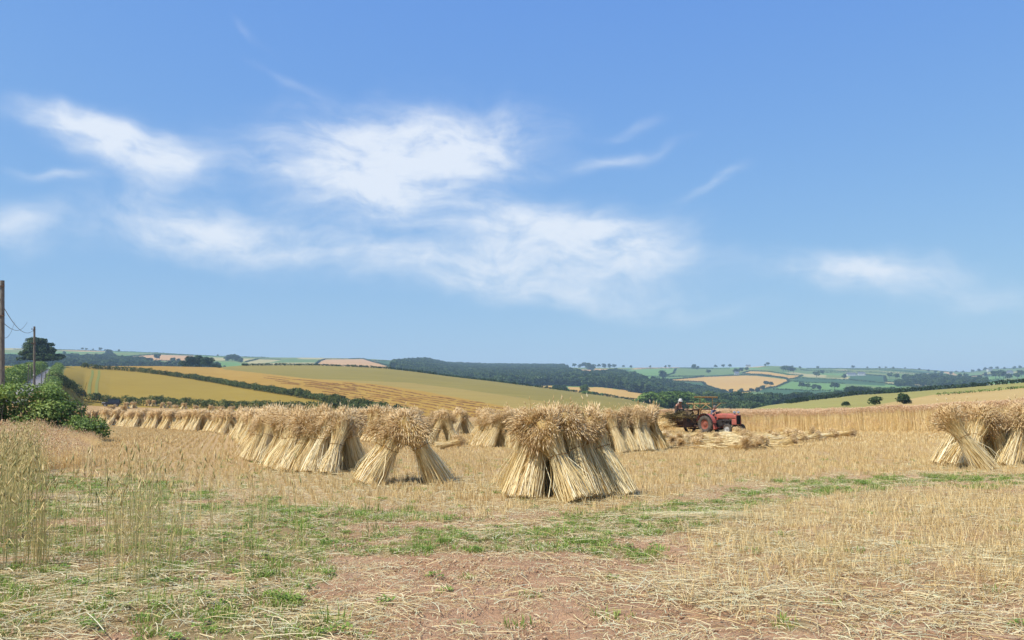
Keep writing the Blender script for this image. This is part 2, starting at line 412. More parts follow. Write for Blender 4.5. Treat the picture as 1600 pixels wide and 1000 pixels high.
def far_z(X, Y):
    X = np.atleast_1d(np.asarray(X, float)); Y = np.atleast_1d(np.asarray(Y, float))
    Ys, Zs = knot_yz(X / np.maximum(Y, 1e-3))
    z = Zs[-1].copy()
    for i in range(len(Ys) - 1):
        msk = (Y >= Ys[i]) & (Y < Ys[i + 1])
        t = (Y - Ys[i]) / (Ys[i + 1] - Ys[i])
        z = np.where(msk, Zs[i] + t * (Zs[i + 1] - Zs[i]), z)
    return z
def ground(x, y):
    return float(near_z(x, y)) if y < Y0 else float(far_z(x, y)[0])
def G(X, Y):
    X = np.asarray(X, float); Y = np.asarray(Y, float)
    return np.where(Y < Y0, near_z(X, Y), far_z(X, np.maximum(Y, Y0)))
MARCH = np.geomspace(60, 4200, 2600)
def hit(px, py, ymin=60.0):
    """first terrain point seen at a photo pixel beyond ymin"""
    u, t = pxdir(px, py)
    Y = MARCH[MARCH >= ymin]
    zt = far_z(u * Y, Y); zr = EYE + t * Y
    i = np.argmax(zt >= zr)
    if zt[i] < zr[i]: i = int(np.argmin(zr - zt))
    return Vector((u * Y[i], Y[i], zt[i]))
def gpx(px, Y):
    """point of the ground under photo column px at distance Y"""
    u, _ = pxdir(px, 641); return Vector((u * Y, Y, ground(u * Y, Y)))
def npx(px, py):
    """point on the near ground at a photo pixel"""
    u, t = pxdir(px, py); Y = -EYE / t
    for _ in range(12):
        z = float(near_z(u * Y, Y)); Y = (z - EYE) / t
    return Vector((u * Y, Y, float(near_z(u * Y, Y))))

# far terrain grid, rows follow the knots
def far_terrain():
    us = np.concatenate([np.linspace(-2.2, -0.72, 60), np.linspace(-0.70, 0.70, 760), np.linspace(0.72, 2.2, 60)])
    Ys, Zs = knot_yz(us)
    counts = [14, 14, 130, 10, 14, 16, 110, 6, 6]
    rows = []; seg = []
    for i, c in enumerate(counts):
        for j in range(c):
            t = j / c
            if i == 2: t = t ** 1.15
            rows.append(Ys[i] + t * (Ys[i + 1] - Ys[i])); seg.append(i)
    rows.append(Ys[-1]); seg.append(len(counts) - 1)
    Yg = np.array(rows); Xg = us[None, :] * Yg
    Zg = far_z(Xg.ravel(), Yg.ravel()).reshape(Yg.shape)
    # exact crests
    for i in range(len(Ys)):
        r = sum(counts[:i]); Zg[r] = Zs[i]
    seg = np.array(seg); nr, ncol = Yg.shape
    rough = np.isin(seg, [2, 5, 6])[:, None]
    Zg = Zg + rough * (fbm(Xg, Yg, 0.012, 3, 9) - 0.5) * np.clip((Yg - 60) / 400, 0, 1) * 0.6
    idx = np.arange(nr * ncol).reshape(nr, ncol)
    Q = np.stack([idx[:-1, :-1], idx[:-1, 1:], idx[1:, 1:], idx[1:, :-1]], -1).reshape(-1, 4)
    V = np.stack([Xg, Yg, Zg], -1).reshape(-1, 3)
    segq = np.repeat(seg[:-1], ncol - 1)
    return V, Q, segq
TV, TQ, TSEG = far_terrain()

M['stubble_field'] = field_mat('cut_stubble_ground', S(206, 170, 116, K), S(190, 150, 100, K), 0.03, 0.5, 0.5, c3=S(150, 112, 76, K))
M['gold'] = field_mat('ripe_gold_crop', S(184, 156, 70, 1.45), S(170, 142, 60, 1.45), 0.012, 0.12, 0.4, c3=S(160, 122, 58, K))
M['gold2'] = field_mat('lodged_gold_crop', S(198, 160, 78, 1.4), S(184, 142, 64, 1.4), 0.02, 0.12, 0.5, (1, 1, 1), c3=S(140, 96, 40, K))
M['olive'] = field_mat('pale_barley_crop', S(168, 150, 80, 1.42), S(152, 136, 70, 1.42), 0.008, 0.05, 0.45, c3=S(128, 120, 66, K), tram=(.9, 24))
M['tan'] = field_mat('tan_barley_crop', S(186, 160, 88, 1.4), S(172, 148, 82, 1.4), 0.01, 0.06, 0.45, c3=S(150, 124, 66, K), tram=(.9, 24))
M['rightfield'] = field_mat('yellow_green_crop', S(178, 170, 98, K), S(166, 154, 88, K), 0.012, 0.06, 0.5, c3=S(140, 132, 66, K), tram=(-.5, 24))
M['rightlow'] = field_mat('straw_coloured_crop', S(212, 182, 120, K), S(200, 166, 104, K), 0.03, 0.3, 0.4, c3=S(168, 132, 78, K))
M['verge'] = field_mat('rough_verge', S(128, 142, 66, K), S(160, 146, 82, K), 0.05, 0.5, 0.5, c3=S(84, 100, 46, K))
M['faryellow'] = field_mat('far_gold_crop', S(214, 172, 92, 1.25), S(206, 160, 84, 1.25), 0.008, 0.03, 0.5, fine=.12)
M['farpink'] = field_mat('far_tan_stubble', S(214, 168, 112, 1.2), S(202, 156, 102, 1.2), 0.008, 0.03, 0.5, fine=.12)
M['farpale'] = field_mat('far_pale_crop', S(196, 182, 122, 1.25), S(182, 168, 108, 1.25), 0.008, 0.03, 0.5, fine=.12)
M['fargreen'] = field_mat('far_pasture', S(122, 142, 74, 1.25), S(108, 130, 68, 1.25), 0.008, 0.03, 0.5, fine=.12)
M['farbright'] = field_mat('far_fresh_pasture', S(120, 152, 80, 1.2), S(110, 144, 76, 1.2), 0.008, 0.03, 0.5, fine=.12)
M['fardark'] = field_mat('far_dark_green_crop', S(76, 104, 62, 1.2), S(68, 96, 58, 1.2), 0.008, 0.03, 0.5, fine=.12)
M['farolive'] = field_mat('far_olive_pasture', S(142, 148, 76, 1.3), S(122, 138, 68, 1.3), 0.008, 0.03, 0.5, fine=.12)
M['farwood'] = field_mat('woodland_floor', S(44, 60, 36, 1.3), S(36, 52, 32, 1.3), 0.01, 0.1, 0.4)

NEARL, MID, FAR = 0, 1, 2
FIELDS = [  # name, material, layer, photo outline (traced to place the real field edges)
 ('road_verge', 'verge', MID, [(-60, 640), (-60, 596), (20, 592), (48, 580), (58, 572), (86, 570), (104, 571), (96, 590), (88, 612), (84, 640)]),
 ('golden_field', 'gold', MID, [(-700, 500), (-700, 640), (-60, 640), (-60, 596), (20, 592), (48, 580), (58, 572), (58, 500)]),
 ('wheat_field', 'gold', MID, [(84, 645), (96, 590), (104, 571), (128, 572.5), (180, 576.5), (260, 584), (340, 596), (450, 615), (540, 631), (605, 641), (720, 660), (560, 665), (84, 660)]),
 ('lodged_wheat_field', 'gold2', MID, [(104, 571), (128, 572.5), (180, 576.5), (260, 584), (340, 596), (450, 615), (540, 631), (605, 641), (720, 662), (900, 662), (800, 637), (740, 626), (660, 611), (600, 602), (540, 596), (480, 591.5), (420, 584.5), (350, 577), (330, 560), (104, 560)]),
 ('barley_field', 'tan', MID, [(480, 591.5), (540, 596), (600, 602), (660, 611), (740, 626), (800, 637), (900, 662), (1010, 662), (1010, 652), (880, 632), (800, 619.5), (720, 608), (640, 598), (560, 594.5)]),
 ('pale_barley_field', 'olive', MID, [(330, 560), (350, 577), (420, 584.5), (480, 591.5), (560, 594.5), (640, 598), (720, 608), (800, 619.5), (880, 632), (1010, 652), (1080, 670), (1080, 560)]),
 ('crop_field', 'rightlow', MID, [(1040, 680), (1300, 645), (1460, 616.5), (1520, 613), (1600, 606.5), (1700, 600), (2700, 560), (2700, 690), (1040, 690)]),
 ('yellow_field', 'rightfield', MID, [(1040, 680), (1300, 645), (1460, 616.5), (1520, 613), (1600, 606.5), (1700, 600), (2700, 560), (2700, 500), (1040, 500)]),
 # far side of the valley
 ('stubble_hill', 'farpink', FAR, [(186, 559), (244, 554), (302, 556), (296, 565), (270, 565), (240, 563), (208, 563), (190, 565)]),
 ('stubble_hill', 'farpink', FAR, [(228, 567), (248, 565), (284, 568), (276, 580), (226, 580)]),
 ('green_hill', 'farbright', FAR, [(96, 553), (124, 556), (168, 557), (172, 564), (130, 563), (96, 560)]),
 ('green_hill', 'farbright', FAR, [(-60, 552), (30, 553), (60, 556), (60, 563), (-60, 562)]),
 ('golden_hill', 'farpale', FAR, [(326, 558), (354, 559), (350, 563.5), (330, 563)]),
 ('golden_hill', 'farpale', FAR, [(378, 560), (400, 560.5), (384, 565), (372, 564)]),
 ('green_hill', 'farbright', FAR, [(334, 565), (372, 566), (380, 571), (350, 580), (334, 578)]),
 ('pale_hill', 'farpale', FAR, [(384, 566), (404, 561.3), (440, 562.5), (424, 566), (392, 569)]),
 ('pale_hill', 'farpale', FAR, [(464, 561), (478, 557), (550, 557), (548, 561), (508, 561.5)]),
 ('stubble_hill', 'farpink', FAR, [(492, 571), (506, 562), (568, 561), (584, 566), (620, 577), (560, 576), (500, 574)]),
 ('olive_hill', 'farolive', FAR, [(572, 558), (600, 558), (634, 563), (624, 565.5), (584, 563.5)]),
 ('dark_green_hill', 'fardark', FAR, [(586, 564), (664, 566), (618, 573), (608, 573)]),
 ('tan_clearing', 'faryellow', FAR, [(881, 576), (897, 576), (898, 584), (888, 582)]),
 ('tan_clearing', 'farpink', FAR, [(930, 576), (957, 577), (949, 583), (936, 588), (919, 588.5)]),
 ('golden_valley', 'faryellow', FAR, [(846, 603), (862, 602.5), (862, 609), (846, 609)]),
 ('golden_valley', 'faryellow', FAR, [(888, 604.5), (940, 605.5), (980, 610), (1010, 616), (1006, 627), (980, 621), (940, 614), (890, 611)]),
 ('woodland_floor', 'farwood', FAR, [(612, 578), (616, 570.5), (664, 565.5), (700, 571), (760, 573.2), (880, 574.2), (881, 576), (888, 583), (919, 589), (940, 589), (960, 585), (975, 588), (990, 592), (1010, 600), (1040, 604), (1080, 612), (1120, 620), (1140, 640), (1030, 640), (980, 610), (940, 605), (860, 602), (800, 604), (700, 596), (640, 584)]),
 ('pale_hill', 'farpink', FAR, [(984, 577), (1000, 574), (1064, 573), (1062, 575.2), (1010, 576), (996, 577)]),
 ('green_hill', 'farbright', FAR, [(978, 580), (996, 576.5), (1060, 575.5), (1052, 584), (1038, 588), (980, 587)]),
 ('green_hill', 'fargreen', FAR, [(1054, 584), (1062, 576), (1140, 576), (1160, 583), (1098, 587), (1040, 591)]),
 ('golden_hill', 'faryellow', FAR, [(1038, 594), (1100, 589), (1160, 586.8), (1180, 587), (1230, 593), (1232, 596), (1216, 604), (1200, 605), (1188, 610), (1156, 615), (1140, 614), (1104, 603), (1098, 597.5)]),
 ('golden_hill', 'faryellow', FAR, [(1160, 584), (1172, 580), (1198, 581), (1230, 586), (1252, 587), (1244, 591), (1232, 592), (1192, 586)]),
 ('dark_green_hill', 'fardark', FAR, [(1032, 596), (1098, 597.5), (1104, 603), (1060, 601)]),
 ('olive_hill', 'farolive', FAR, [(996, 598), (1032, 596), (1060, 601), (1104, 603), (1142, 616), (1110, 622), (1060, 610)]),
 ('green_hill', 'farbright', FAR, [(1236, 596), (1320, 600), (1324, 611), (1206, 608.5), (1220, 603)]),
 ('dark_green_hill', 'fardark', FAR, [(1246, 590), (1330, 594), (1384, 599), (1384, 603), (1330, 600), (1236, 596)]),
 ('dark_green_hill', 'fardark', FAR, [(1330, 584), (1382, 588), (1382, 597), (1340, 594), (1326, 592)]),
 ('green_hill', 'fargreen', FAR, [(1206, 576), (1230, 575), (1252, 579), (1230, 582), (1200, 581)]),
 ('pale_hill', 'farpale', FAR, [(1382, 596), (1446, 600), (1446, 604.5), (1384, 600)]),
 ('olive_hill', 'farolive', FAR, [(1290, 586), (1318, 587), (1318, 591), (1290, 590)]),
 ('stubble_hill', 'farpink', FAR, [(1470, 580.5), (1488, 582), (1496, 586), (1484, 585)]),
 ('green_hill', 'farbright', FAR, [(1519, 591), (1570, 588), (1568, 595), (1519, 596)]),
 ('olive_hill', 'farolive', FAR, [(1320, 577), (1374, 578), (1376, 581), (1330, 581)]),
 ('green_hill', 'fargreen', FAR, [(1384, 582), (1440, 585), (1450, 592), (1390, 592)]),
]
def inpoly(px, py, poly):
    c = np.zeros(px.shape, bool); n = len(poly)
    for i in range(n):
        x1, y1 = poly[i]; x2, y2 = poly[(i + 1) % n]
        if y1 == y2: continue
        k_ = ((y1 > py) != (y2 > py)) & (px < (x2 - x1) * (py - y1) / (y2 - y1) + x1)
        c ^= k_
    return c
cen = TV[TQ].mean(1)
cpx, cpy = project(cen[:, 0], cen[:, 1], cen[:, 2])
layer = np.where(TSEG <= 1, NEARL, np.where(TSEG == 2, MID, np.where(TSEG >= 4, FAR, 3)))
owner = np.full(len(TQ), -1)
for i, (nm, mk, ly, poly) in enumerate(FIELDS):
    k_ = (owner < 0) & (layer == ly) & (TSEG < 7) & inpoly(cpx, cpy, poly)
    owner[k_] = i
def sub_terrain(name, sel, mats, mi=None):
    q = TQ[sel]; uq, inv = np.unique(q, return_inverse=True)
    return tag(link(name, mesh(name, TV[uq], inv.reshape(-1, 4), mats=mats, mi=mi, smooth=True)), kind='structure')
for i, (nm, mk, ly, poly) in enumerate(FIELDS):
    sel = owner == i
    if sel.any(): sub_terrain(nm, sel, [M[mk]])
sub_terrain('stubble_field', (layer == NEARL), [M['stubble_field']])
rest = (owner < 0) & (layer != NEARL)
# remaining hillsides: a patchwork of pastures and crops
cx, cy_ = cen[rest][:, 0], cen[rest][:, 1]
pr = np.random.default_rng(5); seeds = np.stack([pr.uniform(-6000, 6000, 1500), pr.uniform(500, 4500, 1500)], 1)
near_seed = np.zeros(len(cx), int)
for s0 in range(0, len(cx), 4000):
    d = ((cx[s0:s0 + 4000, None] - seeds[None, :, 0]) ** 2 + (0.35 * (cy_[s0:s0 + 4000, None] - seeds[None, :, 1])) ** 2)
    near_seed[s0:s0 + 4000] = d.argmin(1)
pal = pr.choice(6, size=1500, p=[.34, .2, .18, .16, .08, .04])
sub_terrain('hills', rest, [M['fargreen'], M['farbright'], M['farolive'], M['fardark'], M['farpale'], M['farpink']], pal[near_seed])

# ------------------------------------------------------------------ near ground
BX = np.array([-60, -30, -11, -6.9, -3.7, -1, 1, 2.9, 5.6, 8.9, 12.4, 30, 60.]); BY = np.array([40, 30, 22.0, 17.6, 14.6, 12.6, 12.8, 15.2, 18.0, 19.3, 20.2, 22, 22.])
def regions(X, Y):
    """how much stubble / tall stubble / grass grows at a place"""
    X = np.asarray(X, float); Y = np.asarray(Y, float); u = X / np.maximum(Y, 0.5)
    n1 = fbm(X, Y, 0.35, 4, 21) - 0.5; n2 = fbm(X, Y, 1.5, 4, 33)
    stub = sm(-1.3, 0.9, Y + n1 * 3.0 - np.interp(X, BX, BY))
    up = np.interp(u, [0.0, .22, .30, .39, .6, 1.0], [10.5, 11.2, 13.2, 15.2, 15.8, 15.8])
    tall = sm(.14, .28, u + n1 * .15) * sm(6.0, 8.2, Y + n1 * 3) * (1 - sm(-0.9, 0.7, Y - up + n1 * 2))
    strip = sm(0.02, 0.14, u) * sm(-1.0, 0.6, Y - up) * (1 - stub)
    centre = sm(-.42, -.2, u) * (1 - sm(.1, .26, u)) * sm(8.2, 9.6, Y) * (1 - stub)
    left = (1 - sm(-.30, -.16, u)) * sm(4.5, 6.5, Y) * (1 - sm(17, 23, Y))
    want = np.clip(0.17 + .10 * (1 - sm(6, 9, Y)) + 0.46 * strip + 0.46 * centre + 0.46 * left, 0, 0.9) * (1 - 0.75 * stub) * (1 - 0.7 * tall)
    grass = sm(-0.07, 0.07, want - (0.18 + (n2 - 0.22) * 1.15))
    return stub, tall, grass
def near_ground():
    def axis(a, d0, d1, b_, fine, grow):
        out = [d0]
        while out[-1] < d1: out.append(out[-1] + fine)
        st = fine
        while out[-1] < b_: st *= grow; out.append(out[-1] + st)
        st = fine; lo = [d0]
        while lo[-1] > a: st *= grow; lo.append(lo[-1] - st)
        return np.array(lo[:0:-1] + out)
    xs = axis(-150, -11, 11, 150, 0.09, 1.12)
    ys = axis(-320, 4.0, 18, 59.9, 0.09, 1.06); ys = np.concatenate([ys[ys < 59.0], [Y0]])
    Xg, Yg = np.meshgrid(xs, ys); Z = near_z(Xg, Yg)
    st, ta, gr = regions(Xg, Yg)
    Z = Z + (1 - st) * (fbm(Xg, Yg, 4.0, 3, 40) - 0.5) * 0.08 * sm(3, 5, Yg) * (1 - sm(18, 26, Yg))
    idx = np.arange(Xg.size).reshape(Xg.shape)
    Q = np.stack([idx[:-1, :-1], idx[:-1, 1:], idx[1:, 1:], idx[1:, :-1]], -1).reshape(-1, 4)
    return mesh('ground', np.stack([Xg, Yg, Z], -1), Q, smooth=True, attrs={'stub': st.ravel(), 'tall': ta.ravel(), 'green': gr.ravel()}), (xs, ys)
def soil_material():
    m, n, bb, out = base_mat('red_soil_and_stubble')
    p = bb.n('ShaderNodeBsdfPrincipled'); p.inputs['Roughness'].default_value = 0.95; p.inputs['Specular IOR Level'].default_value = 0.12
    g = bb.n('ShaderNodeNewGeometry'); vec = g.outputs['Position']
    def A(nm):
        a = bb.n('ShaderNodeAttribute'); a.attribute_name = nm; return a.outputs['Fac']
    n1 = bb.noise(vec, 0.8, 5, 0.6); n2 = bb.noise(vec, 7, 5, 0.7); n3 = bb.noise(vec, 45, 4, 0.7)
    soil = bb.mix(bb.mr(n1.outputs[0], 0.3, 0.7), rgba(S(212, 168, 130, 1.25)), rgba(S(196, 150, 112, 1.25)))
    soil = bb.mix(bb.mr(n2.outputs[0], 0.45, 0.75, 0, 0.6), soil, rgba(S(156, 118, 86, 1.25)))
    soil = bb.mix(bb.mr(n3.outputs[0], 0.52, 0.72, 0, 0.5), soil, rgba(S(220, 190, 154, 1.15)))
    chaff = bb.noise(bb.mapping(vec, (1, 3.2, 1), (0, 0, 0.3)), 26, 3, 0.7)
    strawc = bb.mix(bb.mr(chaff.outputs[0], 0.35, 0.65), rgba(S(182, 148, 98, 1.2)), rgba(S(218, 190, 134, 1.2)))
    cf = bb.mr(n2.outputs[0], 0.3, 0.6, 0.35, 0.9)
    col = bb.mix(bb.m('MULTIPLY', bb.m('MAXIMUM', A('stub'), bb.m('MULTIPLY', A('tall'), 0.6)), cf), soil, strawc)
    col = bb.mix(bb.m('MULTIPLY', A('green'), 0.55), col, bb.mix(n2.outputs[0], rgba(S(112, 118, 58, K)), rgba(S(168, 152, 96, K))))
    n.links.new(col, p.inputs['Base Color'])
    h = bb.m('ADD', bb.m('MULTIPLY', n2.outputs[0], 0.7), bb.m('MULTIPLY', n3.outputs[0], 0.3))
    bp = bb.n('ShaderNodeBump'); bp.inputs['Strength'].default_value = 1.0; bp.inputs['Distance'].default_value = 0.09
    n.links.new(h, bp.inputs['Height']); n.links.new(bp.outputs[0], p.inputs['Normal'])
    n.links.new(p.outputs[0], out.inputs[0])
    return m
M['soil'] = soil_material()
gm, _ax = near_ground(); gm.materials.append(M['soil'])
tag(link('ground', gm), kind='structure')

# the lane up to the oak
def ribbon(name, pts, wids, m, lift, kind='structure', parent=None):
    V = []; Q = []
    pts = [Vector(p) for p in pts]
    for i, p in enumerate(pts):
        d = pts[min(i + 1, len(pts) - 1)] - pts[max(i - 1, 0)]; d.z = 0; d.normalize()
        s = Vector((d.y, -d.x, 0)); w = wids[i] if hasattr(wids, '__len__') else wids
        for k_ in np.linspace(-0.5, 0.5, 5):
            q = p + s * (w * k_); V.append((q.x, q.y, ground(q.x, q.y) + lift))
    for i in range(len(pts) - 1):
        for k_ in range(4): a = i * 5 + k_; Q.append((a, a + 1, a + 6, a + 5))
    o = link(name, mesh(name, V, Q, mats=[m], smooth=True), parent)
    if kind: tag(o, kind=kind)
    return o
M['asphalt'] = field_mat('pale_lane', S(176, 168, 162, K), S(160, 152, 148, K), 0.05, 0.8, 0.5)  # pale grey lane surface, mottled
lane = [gpx(x, Y) for x, Y in [(20, 92), (30, 100), (47, 130), (56, 160), (62, 190), (67, 220), (71, 250), (74, 280), (76.5, 310), (78, 332)]]
ribbon('lane', lane, [2.2] * 6 + [2.6] * 4, M['asphalt'], 0.12)
for x0 in (139, 149):
    a = hit(x0 + 2, 577, 215); c = hit(x0 - 1 if x0 == 139 else x0 + 0.5, 616, 200)
    pts = [gpx(*(lambda q: (q[0], q[1]))((project(*(a.lerp(c, t)))[0] + 1.2 * math.sin(t * 6), a.lerp(c, t).y))) for t in np.linspace(0, 1, 16)]
    ribbon('wheel_track', pts, 0.9, M['verge'], 0.10)
# ------------------------------------------------------------------ sheaves and stooks
def ribbons(P, Wd, wid):
    """P (n, k, 3) centre lines, Wd (n, 3) or (n, k, 3) width direction, wid (n, k) half width -> verts, quads"""
    n, k_, _ = P.shape
    if Wd.ndim == 2: Wd = Wd[:, None, :]
    o = Wd * wid[..., None]
    V = np.stack([P - o, P + o], 2).reshape(-1, 3)
    b0 = (np.arange(n)[:, None] * k_ + np.arange(k_ - 1)[None, :]) * 2
    Q = np.stack([b0, b0 + 1, b0 + 3, b0 + 2], -1).reshape(-1, 4)
    return V, Q, np.repeat(np.arange(n), k_ * 2)
def spindles(B, D, L, R, sides=3):
    """ears of corn: base, direction, length, radius -> verts, tris"""
    n = len(B); D = D / np.linalg.norm(D, axis=1, keepdims=True)
    a = np.cross(D, np.array([0.3, 0.5, 0.81])); a /= np.linalg.norm(a, axis=1, keepdims=True) + 1e-9
    c = np.cross(D, a)
    ring = [B + D * (L * 0.4)[:, None] + (a * math.cos(t) + c * math.sin(t)) * R[:, None] for t in np.arange(sides) * 2 * math.pi / sides]
    V = np.stack([B] + ring + [B + D * L[:, None]], 1)
    k_ = sides + 2; T = []
    for i in range(sides):
        j = (i + 1) % sides
        T += [(0, 1 + j, 1 + i), (sides + 1, 1 + i, 1 + j)]
    T = (np.arange(n)[:, None, None] * k_ + np.array(T)[None]).reshape(-1, 3)
    return V.reshape(-1, 3), T, np.repeat(np.arange(n), k_)
def unit(a): return a / (np.linalg.norm(a, axis=-1, keepdims=True) + 1e-9)

def sheaf_meshes(seed, n, wid, ear_r, L=1.5, tie=0.5, base=0.22, waist=0.105, head=0.27, droop=0.13, oneside=0.5, merged=False):
    r = np.random.default_rng(seed)
    ph = r.uniform(0, 2 * np.pi, n); q = np.sqrt(r.uniform(0.03, 1, n)); Ls = L * r.uniform(0.86, 1.04, n)
    Ls[r.random(n) < 0.02] *= 1.12
    s = np.array([0, .22, tie, .72, .88, 1.0]); k_ = len(s)
    ph0 = ph + r.normal(0, .22, n); ph1 = ph + r.normal(0, .3, n)
    bnd = r.normal(0, .07, 2); rad0 = base * q * r.uniform(.65, 1.3, n); radw = waist * q
    rad1 = head * q * r.uniform(.75, 1.25, n)
    P = np.zeros((n, k_, 3))
    for i, si in enumerate(s):
        if si <= tie:
            t = si / tie; tt = t ** 1.15; x = np.cos(ph0) * rad0 * (1 - tt) + np.cos(ph) * radw * tt; y = np.sin(ph0) * rad0 * (1 - tt) + np.sin(ph) * radw * tt
        else:
            t = (si - tie) / (1 - tie); tt = t ** 1.3; x = np.cos(ph) * radw * (1 - tt) + np.cos(ph1) * rad1 * tt; y = np.sin(ph) * radw * (1 - tt) + np.sin(ph1) * rad1 * tt
        P[:, i, 0] = x; P[:, i, 1] = y; P[:, i, 2] = si * Ls
    P[:, 0, 2] += r.uniform(0, .05, n)
    P[:, :, :2] += bnd[None, None, :] * (P[:, :, 2:3] / L) ** 2 * 1.3
    # heads fall outwards, more on one side
    heavy = (0.4 + 0.6 * q) * (1 + oneside * np.cos(ph1 - 0.6)) * r.uniform(.75, 1.25, n) * droop
    P[:, 4, 2] -= heavy * .3; P[:, 5, 2] -= heavy * 1.1
    out = np.stack([np.cos(ph1), np.sin(ph1), 0 * ph1], 1)
    P[:, 4] += out * (heavy * .15)[:, None]; P[:, 5] += out * (heavy * .42)[:, None]
    P[:, 1:, :2] += r.normal(0, .012, (n, k_ - 1, 2)) * np.array([1.6, .5, 1.2, 1.5, 1.8])[None, :, None]
    wild = r.random(n) < .08; P[wild, 0:2] += r.normal(0, .10, (wild.sum(), 1, 3)) * [1, 1, .1]; P[wild, 3:] += r.normal(0, .09, (wild.sum(), 1, 3))
    P[:, 0, 2] = np.maximum(P[:, 0, 2], 0)
    rd = np.stack([-np.sin(ph), np.cos(ph), 0 * ph], 1); ang = r.normal(0, .6, n)
    Wd = unit(rd * np.cos(ang)[:, None] + np.stack([np.cos(ph), np.sin(ph), 0 * ph], 1) * np.sin(ang)[:, None])
    wd = np.repeat((wid * r.uniform(.6, 1.25, n))[:, None], k_, 1) * np.array([1.1, 1, .95, .9, .8, .6])
    V, Q, own = ribbons(P, Wd, wd)
    val = np.clip(r.beta(2.4, 1.5, n), 0, 1)
    # browner dry leaf near the heads
    vv = val[own] * np.tile(np.repeat(np.array([1.0, 1.0, .95, .8, .65, .5]), 2), n)
    # bundled core so that no daylight shows through the band
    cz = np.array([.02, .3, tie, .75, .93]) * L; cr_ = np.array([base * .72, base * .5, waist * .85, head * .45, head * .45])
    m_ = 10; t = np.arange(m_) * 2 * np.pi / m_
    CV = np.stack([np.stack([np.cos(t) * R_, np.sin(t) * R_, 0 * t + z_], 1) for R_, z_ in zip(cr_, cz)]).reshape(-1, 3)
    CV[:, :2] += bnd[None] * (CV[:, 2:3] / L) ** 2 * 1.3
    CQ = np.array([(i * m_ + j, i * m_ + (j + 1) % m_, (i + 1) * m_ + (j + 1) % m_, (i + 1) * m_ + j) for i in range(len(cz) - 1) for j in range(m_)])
    CQ = CQ + len(V); V = np.concatenate([V, CV]); Q = np.concatenate([Q, CQ]); vv = np.concatenate([vv, np.full(len(CV), .3)])  # core tone darkened to paint shade in the gaps between stalks
    # ears
    d = unit(P[:, 5] - P[:, 4] + out * 0.02 + r.normal(0, .014, (n, 3)) - np.array([0, 0, .05]) * heavy[:, None] * 8)
    EL = r.uniform(.10, .15, n) * (1 if n > 300 else 1.5); ER = np.full(n, ear_r) * r.uniform(.8, 1.2, n)
    EV, ET, eo = spindles(P[:, 5], d, EL, ER); ev = np.clip(r.beta(2, 2, n), 0, 1)[eo]
    # loose leaves and a second set of ears lower in the head fills it out
    P2 = P[:, 4] * .75 + P[:, 5] * .25 + out * .02; d2 = unit(d + out * .3)
    sel = r.random(n) < .18
    E2, T2, o2 = spindles(P2[sel], d2[sel], EL[sel], ER[sel]); e2 = np.clip(r.beta(2, 2, sel.sum()), 0, 1)[o2] * .9
    ET = np.concatenate([ET, T2 + len(EV)]); EV = np.concatenate([EV, E2]); ev = np.concatenate([ev, e2])
    if merged:
        me = mesh('sheaf', np.concatenate([V, EV]), Q, ET + len(V), [M['straw'], M['ears']], np.r_[np.zeros(len(Q), int), np.ones(len(ET), int)], np.r_[vv, ev])
        return me, None, None
    a = mesh('sheaf', V, Q, mats=[M['straw']], rnd=vv); e_ = mesh('ears', EV, None, ET, [M['ears']], rnd=ev)
    bnd_at = bnd * tie ** 2 * 1.3
    tw = MB(); ring = [(math.cos(x) * (waist + .012) * (1 + .05 * math.sin(3 * x)), math.sin(x) * (waist + .012), tie * L + .01 * math.sin(x * 2)) for x in np.linspace(0, 2 * math.pi, 17)]
    ring = [(x + bnd_at[0], y + bnd_at[1], z) for x, y, z in ring]; tw.tube(ring, .006, 5, False)
    tm = bpy.data.meshes.new('twine'); tm.from_pydata(tw.v, [], tw.f); tm.materials.append(M['twine'])
    return a, e_, tm
NEAR_SH = [sheaf_meshes(100 + i, 700,   .0048, .0078, base=rng.uniform(.19, .28), head=rng.uniform(.17, .22), droop=rng.uniform(.10, .24), oneside=rng.uniform(.6, 1.0), tie=rng.uniform(.50, .62), waist=rng.uniform(.13, .155)) for i in range(10)]
MIDL_SH = [sheaf_meshes(200 + i, 230, .011, .014, base=rng.uniform(.2, .26), head=rng.uniform(.17, .22), droop=rng.uniform(.06, .16), waist=.14, tie=.56, merged=True) for i in range(6)]
FAR_SH = [sheaf_meshes(300 + i, 70, .026, .03, base=.25, head=.3, droop=.16, merged=True) for i in range(3)]

